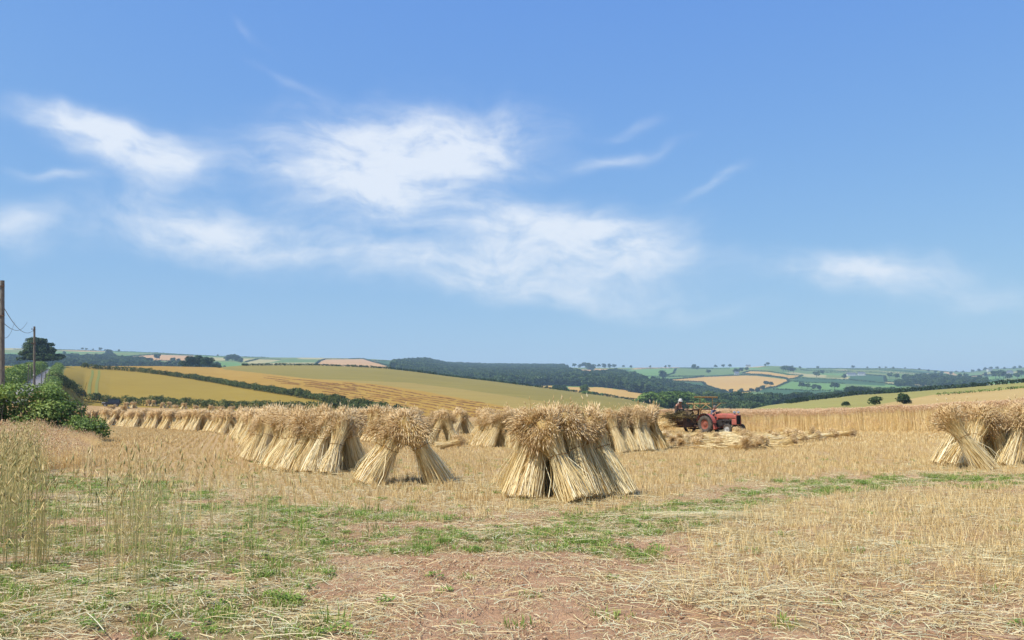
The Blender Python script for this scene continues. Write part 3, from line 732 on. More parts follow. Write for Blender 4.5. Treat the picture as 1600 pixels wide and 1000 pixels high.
def put_sheaf(parent, loc, tilt_dir, tilt, spin, lod, scale=1.0, name='sheaf', r=random):
    """one sheaf leaning by tilt towards tilt_dir (radians, plan)"""
    ms = (NEAR_SH, MIDL_SH, FAR_SH)[lod]; a, e_, tw = r.choice(ms)
    o = link(name, a, parent)
    ax = Vector((-math.sin(tilt_dir), math.cos(tilt_dir), 0))
    R = Matrix.Rotation(tilt, 3, ax) @ Matrix.Rotation(spin, 3, 'Z')
    o.rotation_euler = R.to_euler(); o.location = loc; o.scale = (scale * r.uniform(.94, 1.06),) * 2 + (scale,)
    if e_ is not None:
        link('ears', e_, o); link('twine', tw, o)
    return o
STOOKS = []
def stook(P, axis, lod, label, group=None, pairs=4, h=1.0, gap=.44, spread=.58, seed=None, extra=0, tilt=24):
    r = random.Random(seed if seed is not None else len(STOOKS) * 13 + 5)
    t = empty('wheat_stook', P, axis)                     # local X runs along the stook
    tag(t, label, 'stook', group)
    for i in range(pairs):
        a = (i - (pairs - 1) / 2) * gap
        for s in (-1, 1):
            lx = a + r.uniform(-.07, .07); ly = s * (spread + r.uniform(-.09, .09)) * h
            lean = math.radians(r.gauss(tilt, 3)); along = (-a * .16 + r.uniform(-.16, .16))
            td = math.atan2(-s, along * 1.6)
            # the heads stay above the ridge
            put_sheaf(t, (lx, ly, ground(P[0] + 0, P[1]) - P[2] - .01), td, lean, r.uniform(0, 6.28), lod, h * r.uniform(.95, 1.05), r=r)
    for i in range(extra):
        s = r.choice((-1, 1)); e_ = r.choice((-1, 1))
        put_sheaf(t, (e_ * (pairs / 2 * gap + .22), s * r.uniform(.05, .4), -.01), math.atan2(-s * .3, -e_), math.radians(r.gauss(20, 4)), r.uniform(0, 6.28), lod, h * .97, r=r)
    STOOKS.append(t); return t
D = math.radians
def stook_px(px, py, axis, lod, label, **kw): return stook(npx(px, py), axis, lod, label, **kw)
# the near ones, each placed by its foot
stook_px(884, 774, D(44), 0, 'large pale stook in the centre foreground, nearest to the camera on grass edge', seed=12, extra=2, h=1.08, pairs=4, gap=.40, spread=.70, tilt=26)
stook_px(629, 755, D(106), 0, 'stook with an open tunnel showing daylight between its leaning sheaves', seed=4, h=1.08, spread=.72, pairs=3, gap=.46, tilt=27)
stook_px(508, 738, D(142), 0, 'stook at the near end of the long row, beside the open tunnel stook', seed=23, extra=1, h=1.02, pairs=4, spread=.56)
stook_px(978, 706, D(40), 0, 'orange brown stook in shade half hidden behind the large central stook', seed=31, extra=1, h=1.04, pairs=4)
stook_px(838, 703, D(75), 0, 'stook close behind the left side of the large central stook', seed=37, h=1.04, pairs=4)
stook_px(772, 699, D(112), 0, 'stook with wide splayed sheaves in the gap left of the large central stook', seed=41, h=1.0, extra=1)
stook_px(690, 696, D(100), 0, 'stook behind and just right of the open tunnel stook', seed=43, h=1.0)
stook_px(1522, 728, D(100), 0, 'stook at the right edge with a big sheaf fallen outwards to its left', seed=53, h=1.08, pairs=3)
stook_px(1606, 728, D(80), 0, 'stook cut off by the right edge of the picture', seed=59, h=1.10, pairs=3)
# a sheaf slipped sideways on the right hand stook
sh = empty('fallen_sheaf', npx(1512, 734)); tag(sh, 'pale sheaf slumped to the left against the right edge stook', 'sheaf')
o = put_sheaf(sh, (0.28, -.3, .02), math.pi, math.radians(34), 0.5, 0, 1.1, 'straw_bundle', random.Random(3))
# the long row running away to the left, then bending along the far side
row = [(-5.4, 22.4), (-6.9, 25.6), (-8.0, 28.8), (-9.0, 32), (-10.1, 35.2), (-11.2, 38.4), (-12.4, 41.6), (-13.6, 44.8), (-14.9, 48), (-16.2, 51.2), (-17.6, 54.4), (-19.1, 57.4), (-21.0, 60.2),
       (-23.0, 62.8), (-25.0, 65.2), (-27.0, 67.6), (-29.0, 70), (-31.0, 72.5), (-33.0, 75), (-35.1, 77.8), (-37.3, 80.8), (-39.5, 84), (-41.8, 87.4), (-44.2, 91), (-46.8, 94.8), (-49.4, 98.6), (-52, 102.5)]
ordinal = ['second', 'third', 'fourth', 'fifth', 'sixth', 'seventh', 'eighth', 'ninth', 'tenth', 'eleventh', 'twelfth', 'thirteenth']
ROWG = 'stooks of the long row across the stubble'
for i, (x, y) in enumerate(row):
    if i in (9, 17): continue
    nx, ny = row[min(i + 1, len(row) - 1)]; px_, py_ = row[max(i - 1, 0)]
    ax = math.atan2(ny - py_, nx - px_)
    lab = (f'{ordinal[i]} stook of the long row, counting from the stook beside the open tunnel one' if i < 8
           else ('stook on the bend of the long row', 'stook along the far straight stretch of the long row', 'stook near the far left end of the long row by the hedge')[(i > 13) + (i > 20)])
    x += random.uniform(-.35, .35); y += random.uniform(-.35, .35)
    stook((x, y, ground(x, y)), ax + random.uniform(-.25, .25), 0 if i < 2 else 1, lab, (ROWG + (', bend', ', straight', ', far end')[(i > 13) + (i > 20)]) if i >= 8 else None, pairs=random.choice((4, 5, 6)), h=random.uniform(.92, 1.07), seed=400 + i, extra=i % 2)
row2 = [(-4.6, 36.5), (-6.2, 40.5), (-7.9, 44.5), (-9.6, 48.6), (-11.4, 52.8), (-13.2, 57), (-15.2, 61), (-17.5, 65), (-20, 69), (-23, 73), (-26, 77.5), (-29.5, 82), (-33.5, 87), (-37.5, 92), (-42, 98)]
for i, (x, y) in enumerate(row2):
    stook((x, y, ground(x, y)), D(112) + random.uniform(-.15, .15), 1, 'stook in the second row, mostly hidden behind the long row', 'stooks of the second row', pairs=4, h=random.uniform(.98, 1.05), seed=500 + i)
row3 = [(1.6, 38, 'stook just left of the large central stook and farther off'), (.2, 43, 'stook standing behind the one with wide splayed sheaves'), (-1.4, 48, 'small looking stook in the gap right of the open tunnel stook'), (-3.2, 53.5, 'stook farthest off behind the open tunnel stook'), (5.2, 33.5, 'stook behind the orange brown one, nearest to the tractor')]
for i, (x, y, lab) in enumerate(row3):
    stook((x, y, ground(x, y)), D(105) + random.uniform(-.2, .2), 1, lab, None, pairs=4, h=random.uniform(.98, 1.04), seed=560 + i)
# small stooks up the slope by the far hedge
farst = [(196, 638.5, 170), (208, 638, 168), (203, 632, 200), (232, 634.5, 190), (240, 635, 188), (254, 637.5, 180), (265, 637, 182), (274, 641, 165), (287, 639.5, 170), (306, 642, 165), (331, 643.5, 160), (345, 643, 165), (362, 645, 155), (193, 643, 150), (174, 645, 150)]
for i, (px, py, Y) in enumerate(farst):
    p = hit(px, py, 130) if py < 640 else gpx(px, Y)
    stook(p, D(100) + random.uniform(-.8, .8), 2, ['small far stook close to the parked dark vehicle', 'small far stook on the slope below the field hedge'][i > 2], ['far stooks by the vehicle', 'far stooks below the field hedge'][i > 2], pairs=3, h=random.uniform(.9, 1.05), seed=600 + i)

# loose sheaves lying on the stubble
LOOSE = 'loose sheaves lying round the tractor'
def lying(px, py, lod, label, group=None, ang=None, h=.95, tilt=84):
    p = npx(px, py); t = empty('loose_sheaf', p); tag(t, label, 'sheaf', group)
    a = random.uniform(0, 6.28) if ang is None else ang
    put_sheaf(t, (-math.cos(a) * .6, -math.sin(a) * .6, .17 * h), a, math.radians(tilt + random.uniform(-5, 5)), random.uniform(0, 6), lod, h, 'straw_bundle')
    return t
for px, py in [(1015, 686), (1024, 693), (1040, 687), (1050, 695), (1060, 688), (1070, 693), (1078, 700), (1090, 696), (1084, 687), (1104, 692), (1113, 687), (1120, 691), (1130, 695), (1060, 701), (1040, 680), (1100, 701), (1135, 702), (1012, 678)]:
    w = ('nearest the stook right of centre' if px < 1030 else 'below the binder' if px < 1075 else 'below the rear wheel' if px < 1116 else 'below the front wheel')
    lying(px, py, 1, 'loose sheaf lying in front of the tractor, ' + w, LOOSE + ', ' + w, h=random.uniform(.55, .72))
for px, py in [(1196, 687), (1203, 693), (1214, 688), (1224, 694), (1235, 689), (1247, 692), (1258, 687), (1269, 690), (1281, 685), (1294, 687), (1306, 684), (1318, 685), (1212, 698), (1230, 699)]:
    w = 'near end' if px < 1225 else 'middle' if px < 1265 else 'far right end'
    lying(px, py, 1, f'loose sheaf at the {w} of the line lying right of the tractor', f'sheaves at the {w} of the line right of the tractor', ang=random.gauss(-.3, .3), h=random.uniform(.6, .78))
for k_, (px, py, ang) in enumerate([(1150, 690, 2.6), (1158, 694, 2.5), (1164, 698, 2.7), (1143, 686, 2.5), (1172, 703, 2.9)]):
    lying(px, py, 0, 'pale sheaf in the bright heap in front of the tractor', 'pale sheaves heaped before the tractor', ang=ang + math.pi, h=.85, tilt=82)
lying(1188, 703, 0, 'brown sheaf showing its heads at the front of the bright heap', ang=-1.9, h=.62)
lying(1165, 704, 0, 'brown sheaf beside the front of the bright heap', ang=-1.4, h=.62)
lying(396, 688, 1, 'dark toppled sheaf lying in front of the long row of stooks', ang=-.6, h=.8)
lying(406, 694, 1, 'small brown bundle lying just below the dark toppled sheaf', ang=-.4, h=.5)
lying(703, 702, 0, 'toppled sheaf lying on stubble in the gap behind the open tunnel stook', ang=.2, h=.75)
# ------------------------------------------------------------------ tractor, binder, people, vehicle, poles, houses
M['red'] = mat('sun_faded_red_paint', S(204, 98, 82, 1.1), S(150, 92, 78, 1.1), 0.65, 3, 6, spec=.4, bump=.05)
M['redrust'] = mat('rusty_red_rim', S(166, 92, 70, 1.2), S(120, 76, 60, 1.2), 0.75, 7)
M['silver'] = mat('dusty_silver_rim', S(206, 206, 204, 1.2), S(176, 172, 164, 1.2), 0.5, 6, metal=.2)
M['tyre'] = mat('dusty_tyre', S(74, 68, 62, 1.2), S(104, 94, 82, 1.2), 0.9, 5)
M['castiron'] = mat('oily_grey_iron', S(78, 72, 68, 1.2), S(50, 46, 44, 1.2), 0.6, 8, metal=.3)
M['black'] = mat('black_paint', S(34, 33, 33), S(24, 24, 24), 0.55, 5)
M['chrome'] = mat('headlamp_glass', S(200, 204, 208), S(180, 184, 190), 0.15, 3, metal=.7)
M['wood'] = mat('weathered_pale_wood', S(206, 172, 112, 1.2), S(170, 134, 84, 1.2), 0.8, 5, stretch=(1, 8, 8))
M['rust'] = mat('rusty_iron', S(112, 84, 66, 1.2), S(78, 60, 50, 1.2), 0.8, 9, bump=.2)
M['canvas'] = mat('dirty_canvas', S(164, 140, 106, 1.2), S(120, 100, 76, 1.2), 0.95, 3, bump=.2)
M['skin'] = mat('skin', S(206, 150, 124, 1.2), S(190, 132, 108, 1.2), 0.55, 6)
M['hatcloth'] = mat('white_hat_cloth', S(232, 228, 220, 1.2), S(212, 206, 196, 1.2), 0.9, 6)
M['darkcloth'] = mat('dark_clothing', S(46, 44, 48, 1.1), S(34, 32, 36, 1.1), 0.9, 8)
M['bluecloth'] = mat('faded_blue_shirt', S(120, 124, 142, 1.2), S(96, 100, 118, 1.2), 0.9, 8)
M['navycloth'] = mat('dark_blue_trousers', S(52, 54, 66, 1.1), S(40, 42, 52, 1.1), 0.9, 8)
M['brownshirt'] = mat('brown_shirt', S(132, 92, 80, 1.2), S(104, 72, 62, 1.2), 0.9, 8)
M['hair'] = mat('grey_hair', S(150, 138, 126, 1.2), S(110, 100, 92, 1.2), 0.8, 20)
M['carpaint'] = mat('dark_navy_paint', S(40, 44, 60), S(34, 38, 52), 0.35, 2, coat=.4, spec=.5)
M['glass'] = mat('vehicle_glass', S(70, 82, 96), S(58, 70, 84), 0.08, 1, spec=.8)
M['whitewall'] = mat('white_render', S(228, 226, 218, 1.2), S(210, 208, 200, 1.2), 0.85, 2)
M['slate'] = mat('slate_roof', S(120, 122, 130, 1.2), S(96, 98, 106, 1.2), 0.8, 2)
M['window'] = mat('house_window', S(60, 66, 74), S(50, 54, 62), 0.2, 1)
TRACTOR_YAW = -D(54)
def solid(parent, name, m, fn, bevel=0.0, smooth=False):
    b_ = MB(); fn(b_); return b_.build(name, m, parent, smooth, bevel)
def wheel(parent, name, c, R, w, rimR, mrim, lugs):
    t = empty(name, c); t.parent = parent
    h = w / 2
    prof = [(rimR, -h * .8), (rimR * 1.05, -h), (R * .80, -h * 1.08), (R * .93, -h * .95), (R * .985, -h * .55), (R, 0), (R * .985, h * .55), (R * .93, h * .95), (R * .80, h * 1.08), (rimR * 1.05, h), (rimR, h * .8)]
    ty = MB(); ty.lathe(prof, 36, 'Y', closed=True)
    if lugs:
        for i in range(lugs):
            for s_ in (-1, 1):
                a = 2 * math.pi * (i + (.25 if s_ > 0 else -.25)) / lugs
                Rm = Matrix.Rotation(-a, 3, 'Y') @ Matrix.Rotation(s_ * .6, 3, 'X')
                ty.box((math.cos(a) * R * 1.0, s_ * h * .5, math.sin(a) * R * 1.0), (.05, h * 1.05, .045), Rm)
    else:
        for i in range(3): ty.lathe([(R * 1.0, (i - 1) * h * .5 - .015), (R * 1.025, (i - 1) * h * .5 - .008), (R * 1.025, (i - 1) * h * .5 + .008), (R * 1.0, (i - 1) * h * .5 + .015)], 32, 'Y')
    ty.build('tyre', M['tyre'], t, True)
    rm = MB(); s_ = 1 if c[1] > 0 else -1
    rm.lathe([(rimR * 1.04, s_ * h * .85), (rimR * .95, s_ * h * .8), (rimR * .82, s_ * h * .35), (rimR * .45, s_ * h * .42), (rimR * .32, s_ * h * .75), (0.001, s_ * h * .8)], 24, 'Y')
    rm.lathe([(rimR * 1.02, -s_ * h * .8), (rimR * .5, -s_ * h * .4), (.001, -s_ * h * .4)], 24, 'Y')
    for i in range(6): a = i * math.pi / 3; rm.box((math.cos(a) * rimR * .38, s_ * h * .66, math.sin(a) * rimR * .38), (.03, .03, .03))
    rm.build('rim', mrim, t, True); return t
def rect_ring(x, y0, y1, z0, z1, rad, n=4):
    pts = []
    for (cy0, cz0, a0) in ((y1 - rad, z1 - rad, 0), (y0 + rad, z1 - rad, 90), (y0 + rad, z0 + rad, 180), (y1 - rad, z0 + rad, 270)):
        for i in range(n + 1):
            a = D(a0 + 90 * i / n); pts.append((x, cy0 + rad * math.cos(a), cz0 + rad * math.sin(a)))
    return pts
def build_tractor(P, yaw):
    t = empty('tractor', P, yaw); tag(t, 'old red tractor with pale front rim towing the binder', 'tractor')
    for s_ in (-1, 1):
        wheel(t, 'rear_wheel', (0, s_ * .70, .61), .61, .30, .33, M['redrust'], 16)
        wheel(t, 'front_wheel', (1.86, s_ * .70, .33), .33, .17, .20, M['silver'], 0)
    def hood(b_):
        b_.loft([rect_ring(.62, -.27, .27, 1.00, 1.34, .10), rect_ring(1.0, -.27, .27, 1.0, 1.37, .11), rect_ring(1.6, -.26, .26, 1.0, 1.36, .11), rect_ring(2.02, -.255, .255, .99, 1.33, .11), rect_ring(2.2, -.24, .24, .98, 1.27, .1)])
    solid(t, 'engine_hood', M['red'], hood, smooth=False)
    solid(t, 'front_cowl', M['red'], lambda b_: (b_.loft([rect_ring(1.86, -.26, .26, .60, .995, .05), rect_ring(2.18, -.25, .25, .60, .985, .05)]), b_.box((2.21, .235, .95), (.06, .05, .62)), b_.box((2.21, -.235, .95), (.06, .05, .62)), b_.box((2.21, 0, 1.24), (.06, .43, .06))), .01)
    def gr(b_):
        b_.box((2.195, 0, .92), (.03, .42, .58))
        for i in range(7): b_.box((2.22, -.18 + i * .06, .92), (.02, .018, .56))
    solid(t, 'radiator_grille', M['black'], gr)
    def eng(b_):
        b_.box((1.25, 0, .76), (1.15, .34, .44)); b_.box((1.3, -.2, .9), (.55, .10, .14)); b_.tube([(1.0, .22, .75), (1.5, .22, .75)], .07, 8); b_.tube([(1.6, -.24, .66), (1.72, -.24, .9)], .05, 8)
        for i in range(4): b_.tube([(1.0 + i * .2, -.18, .82), (1.0 + i * .2, -.28, .88)], .03, 6)
        b_.tube([(1.45, -.24, .88), (1.2, -.30, .72), (.9, -.32, .42), (.3, -.32, .38)], .03, 6)
    solid(t, 'engine', M['castiron'], eng, .012)
    solid(t, 'gearbox', M['castiron'], lambda b_: (b_.box((.36, 0, .66), (.75, .36, .40)), b_.box((-.12, 0, .64), (.45, .44, .46)), b_.tube([(0, -.6, .61), (0, .6, .61)], .12, 10)), .02)
    solid(t, 'front_axle', M['castiron'], lambda b_: (b_.tube([(1.86, -.62, .36), (1.88, 0, .52), (1.86, .62, .36)], .045, 8), b_.box((1.95, 0, .56), (.25, .2, .16))))
    for s_ in (-1, 1):
        def guard(b_, s_=s_):
            rings = []
            for a in np.linspace(D(8), D(160), 14):
                ca, sa = math.cos(a), math.sin(a); R_ = .72; y0, y1 = (s_ * .46, s_ * .88) if s_ > 0 else (s_ * .88, s_ * .46)
                rings.append([(ca * R_, y0, .61 + sa * R_), (ca * R_, y1, .61 + sa * R_), (ca * (R_ + .02), y1, .61 + sa * (R_ + .02)), (ca * (R_ + .02), y0, .61 + sa * (R_ + .02))])
            b_.loft(rings)
            ins = [(math.cos(a) * .72, s_ * .46, .61 + math.sin(a) * .72) for a in np.linspace(D(8), D(160), 10)]
            o_ = len(b_.v); pts = ins + [(x, y - s_ * .015, z) for x, y, z in ins]; n = len(ins)
            b_.add(pts, [tuple(range(n)), tuple(range(2 * n - 1, n - 1, -1))])
            b_.box((.62, s_ * .55, .50), (.14, .26, .42), Matrix.Rotation(D(-25), 3, 'Y'))
        solid(t, 'mudguard', M['red'], guard)
        solid(t, 'mudguard_edge', M['black'], lambda b_, s_=s_: b_.tube([(math.cos(a) * .745, s_ * .885, .61 + math.sin(a) * .745) for a in np.linspace(D(8), D(160), 14)], .022, 6))
        solid(t, 'footplate', M['red'], lambda b_, s_=s_: b_.box((.55, s_ * .42, .40), (.55, .34, .03)))
        solid(t, 'headlight', M['chrome'], lambda b_, s_=s_: (b_.lathe([(.001, .07), (.085, .06), (.09, .03), (.07, -.06), (.03, -.1), (.001, -.11)], 14, 'X', (2.06, s_ * .2, 1.42)), b_.tube([(2.03, s_ * .2, 1.30), (2.03, s_ * .2, 1.36)], .02, 6)))
    solid(t, 'seat', M['black'], lambda b_: (b_.loft([rect_ring(-.28, -.22, .22, 1.0, 1.05, .02), rect_ring(.05, -.24, .24, .98, 1.03, .02), rect_ring(.14, -.2, .2, .96, 1.0, .02)]), b_.box((-.29, 0, 1.13), (.05, .4, .22)), b_.tube([(-.1, 0, .8), (-.1, 0, 1.0)], .05, 8)), .01)
    sw = solid(t, 'steering_wheel', M['black'], lambda b_: (b_.lathe([(.19 + .014 * math.cos(a), .014 * math.sin(a)) for a in np.linspace(0, 2 * math.pi, 7)[:-1]], 22, 'Z', closed=True), b_.box((0, 0, 0), (.37, .025, .012)), b_.box((0, 0, 0), (.025, .37, .012)), b_.tube([(0, 0, 0), (0, 0, -.42)], .02, 6)))
    sw.location = (.52, 0, 1.42); sw.rotation_euler = (0, D(-28), 0)
    solid(t, 'dashboard', M['red'], lambda b_: b_.box((.60, 0, 1.12), (.08, .46, .38)), .02)
    solid(t, 'gear_lever', M['black'], lambda b_: (b_.tube([(.3, .05, .85), (.22, .07, 1.12)], .012, 6), b_.lathe([(.001, .03), (.025, 0), (.001, -.03)], 8, 'Z', (.22, .07, 1.13))))
    solid(t, 'drawbar', M['castiron'], lambda b_: (b_.box((-.55, 0, .42), (.6, .08, .05)), b_.tube([(-.2, .3, .5), (-.75, .25, .44)], .03, 6), b_.tube([(-.2, -.3, .5), (-.75, -.25, .44)], .03, 6)))
    return t
TP = Vector((12.85, 55.0, 0.0)); TP.z = ground(TP.x, TP.y) + .02
TS = .93
build_tractor(TP, TRACTOR_YAW).scale = (TS,) * 3
hv = Vector((math.cos(TRACTOR_YAW), math.sin(TRACTOR_YAW), 0)); lv = Vector((-hv.y, hv.x, 0))

def skin_body(name, joints, edges, m, parent=None, sub=2):
    """one continuous body grown over a skeleton: joints {name: (x, y, z, r)} or (x, y, z, rx, ry)"""
    keys = list(joints); me = bpy.data.meshes.new(name)
    me.from_pydata([joints[k_][:3] for k_ in keys], [(keys.index(a), keys.index(b_)) for a, b_ in edges], [])
    o = bpy.data.objects.new(name, me); COL.objects.link(o)
    md = o.modifiers.new('skin', 'SKIN'); md.use_smooth_shade = True
    for i, k_ in enumerate(keys):
        q = joints[k_]; me.skin_vertices[0].data[i].radius = (q[3], q[4] if len(q) > 4 else q[3])
    me.skin_vertices[0].data[0].use_root = True
    sb = o.modifiers.new('sub', 'SUBSURF'); sb.levels = sub; sb.render_levels = sub
    dg = bpy.context.evaluated_depsgraph_get(); dg.update()
    ev = bpy.data.meshes.new_from_object(o.evaluated_get(dg)); bpy.data.objects.remove(o)
    ev.name = name; ev.materials.clear()
    for x in (m if isinstance(m, list) else [m]): ev.materials.append(x)
    return link(name, ev, parent)
def paint(o, fn):
    me = o.data
    for p in me.polygons: p.material_index = fn(p.center)
def seated_person(P, yaw, label, shirt, trousers, reach, hip=1.05, hat=None, lean=.12, head_turn=0.0, footz=.45):
    """facing local +X, seat height hip; reach = where the hands are (x, y, z)"""
    t = empty('person', P, yaw); tag(t, label, 'person')
    J = {'pelvis': (0, 0, hip + .06, .15, .13), 'belly': (lean * .35, 0, hip + .24, .14, .12), 'chest': (lean * .8, 0, hip + .44, .165, .12), 'neck': (lean * 1.2, 0, hip + .60, .065), 'skull': (lean * 1.5, 0, hip + .70, .075)}
    E = [('pelvis', 'belly'), ('belly', 'chest'), ('chest', 'neck'), ('neck', 'skull')]
    for s_, n in ((1, 'l'), (-1, 'r')):
        J['sh' + n] = (lean * .95, s_ * .18, hip + .52, .07); hx, hy, hz = reach[0], s_ * reach[1], reach[2]
        J['el' + n] = (lean * .9 + (hx - lean) * .45, s_ * .29, hip + .52 - .27, .05); J['wr' + n] = (hx - .07, hy, hz, .035); J['pa' + n] = (hx, hy, hz, .042, .03)
        E += [('chest', 'sh' + n), ('sh' + n, 'el' + n), ('el' + n, 'wr' + n), ('wr' + n, 'pa' + n)]
        for i in range(4):
            q = (i - 1.5) * .02; l_ = (.062, .075, .07, .055)[i]
            J[f'k{i}{n}'] = (hx + .05, hy + q, hz + .012, .0115); J[f'f{i}{n}'] = (hx + .05 + l_ * .45, hy + q, hz - .012, .010); J[f'g{i}{n}'] = (hx + .05 + l_ * .25, hy + q, hz - .045, .009)
            E += [('pa' + n, f'k{i}{n}'), (f'k{i}{n}', f'f{i}{n}'), (f'f{i}{n}', f'g{i}{n}')]
        J['th' + n] = (hx + .0, hy - s_ * .04, hz - .012, .012); J['tt' + n] = (hx + .045, hy - s_ * .045, hz - .03, .010); E += [('pa' + n, 'th' + n), ('th' + n, 'tt' + n)]
        J['hi' + n] = (.04, s_ * .10, hip + .04, .095); J['kn' + n] = (.42, s_ * .17, hip + .02, .066); J['an' + n] = (.50, s_ * .19, footz + .08, .042); J['to' + n] = (.66, s_ * .21, footz + .03, .04)
        E += [('pelvis', 'hi' + n), ('hi' + n, 'kn' + n), ('kn' + n, 'an' + n), ('an' + n, 'to' + n)]
    bd = skin_body('body', J, E, [shirt, trousers, M['skin'], M['black']], t)
    def part_of(c):
        if c.z < hip + .13 and c.x > .44 and c.z < footz + .12: return 3
        if c.z < hip + .14: return 1
        if c.z > hip + .575: return 2
        el = abs(c.y) > .2 and c.x > lean * .9 + (reach[0] - lean) * .38
        return 2 if el or c.x > reach[0] - .2 else 0
    paint(bd, part_of)
    # head with face
    hd = empty('head', (lean * 1.75, 0, hip + .76)); hd.parent = t; hd.rotation_euler = (0, D(8), head_turn)
    r = np.random.default_rng(3); V = []; Q = []; n, m_ = 20, 14
    for i in range(m_ + 1):
        v = math.pi * i / m_
        for j in range(n):
            a = 2 * math.pi * j / n; x, y, z = math.sin(v) * math.cos(a), math.sin(v) * math.sin(a), math.cos(v)
            jaw = 1 - .28 * max(0, -z) ; px_ = x * .098 * (1.0 if x > 0 else 1.02) ; f_ = max(0, x)
            px_ += .022 * math.exp(-((y / .16) ** 2 + ((z + .12) / .22) ** 2)) * (x > .3) + .008 * math.exp(-((y / .3) ** 2 + ((z + .5) / .1) ** 2)) * (x > .2) - .01 * math.exp(-(((abs(y) - .38) / .16) ** 2 + ((z - .12) / .14) ** 2)) * (x > .2)
            V.append((px_ * (jaw * .3 + .7), y * .078 * jaw, z * .125))
    for i in range(m_):
        for j in range(n): Q.append((i * n + j, (i + 1) * n + j, (i + 1) * n + (j + 1) % n, i * n + (j + 1) % n))
    link('face', mesh('face', V, Q, mats=[M['skin']], smooth=True), hd)
    eb = MB()
    for s_ in (-1, 1): eb.lathe([(.001, .012), (.012, .004), (.001, -.006)], 8, 'X', (.083, s_ * .032, .016))
    eb.box((.094, 0, -.062), (.008, .045, .007)); eb.build('eyes_and_mouth', M['darkcloth'], hd)
    er = MB()
    for s_ in (-1, 1): er.lathe([(.001, .012), (.024, .008), (.03, 0), (.001, -.008)], 8, 'Y', (-.005, s_ * .08, 0))
    er.build('ears', M['skin'], hd)
    hr = MB(); hr.lathe([(.102, -.03), (.106, .03), (.098, .08), (.07, .12), (.001, .14)], 16, 'Z', (-.014, 0, .0)); hr.build('hair', M['hair'], hd, True)
    if hat:
        def cap(b_):
            b_.lathe([(.115, .03), (.122, .08), (.112, .14), (.07, .175), (.001, .185)], 18, 'Z', (-.008, 0, 0)); b_.lathe([(.112, .045), (.17, .02), (.172, .014), (.112, .034)], 18, 'Z', (-.005, 0, 0))
            # cloth falling over nape and shoulders
            rings = []
            for z, w, x0 in ((.05, .115, -.02), (-.08, .125, -.05), (-.2, .15, -.09), (-.34, .16, -.10)):
                rings.append([(x0 + w * math.cos(a), w * 1.05 * math.sin(a), z) for a in np.linspace(D(70), D(290), 10)])
            o_ = [p for q in rings for p in q]; b_.add(o_, [(i * 10 + j, i * 10 + j + 1, (i + 1) * 10 + j + 1, (i + 1) * 10 + j) for i in range(3) for j in range(9)])
        solid(hd, 'sun_hat', M['hatcloth'], cap, smooth=True)
    return t
seated_person(TP + hv * -.06 + Vector((0, 0, .0)), TRACTOR_YAW, 'person in a faded blue top driving the red tractor, bare forearms on the wheel', M['bluecloth'], M['navycloth'], (.52, .15, 1.47), hip=1.02, lean=.16, head_turn=.2).scale = (TS,) * 3

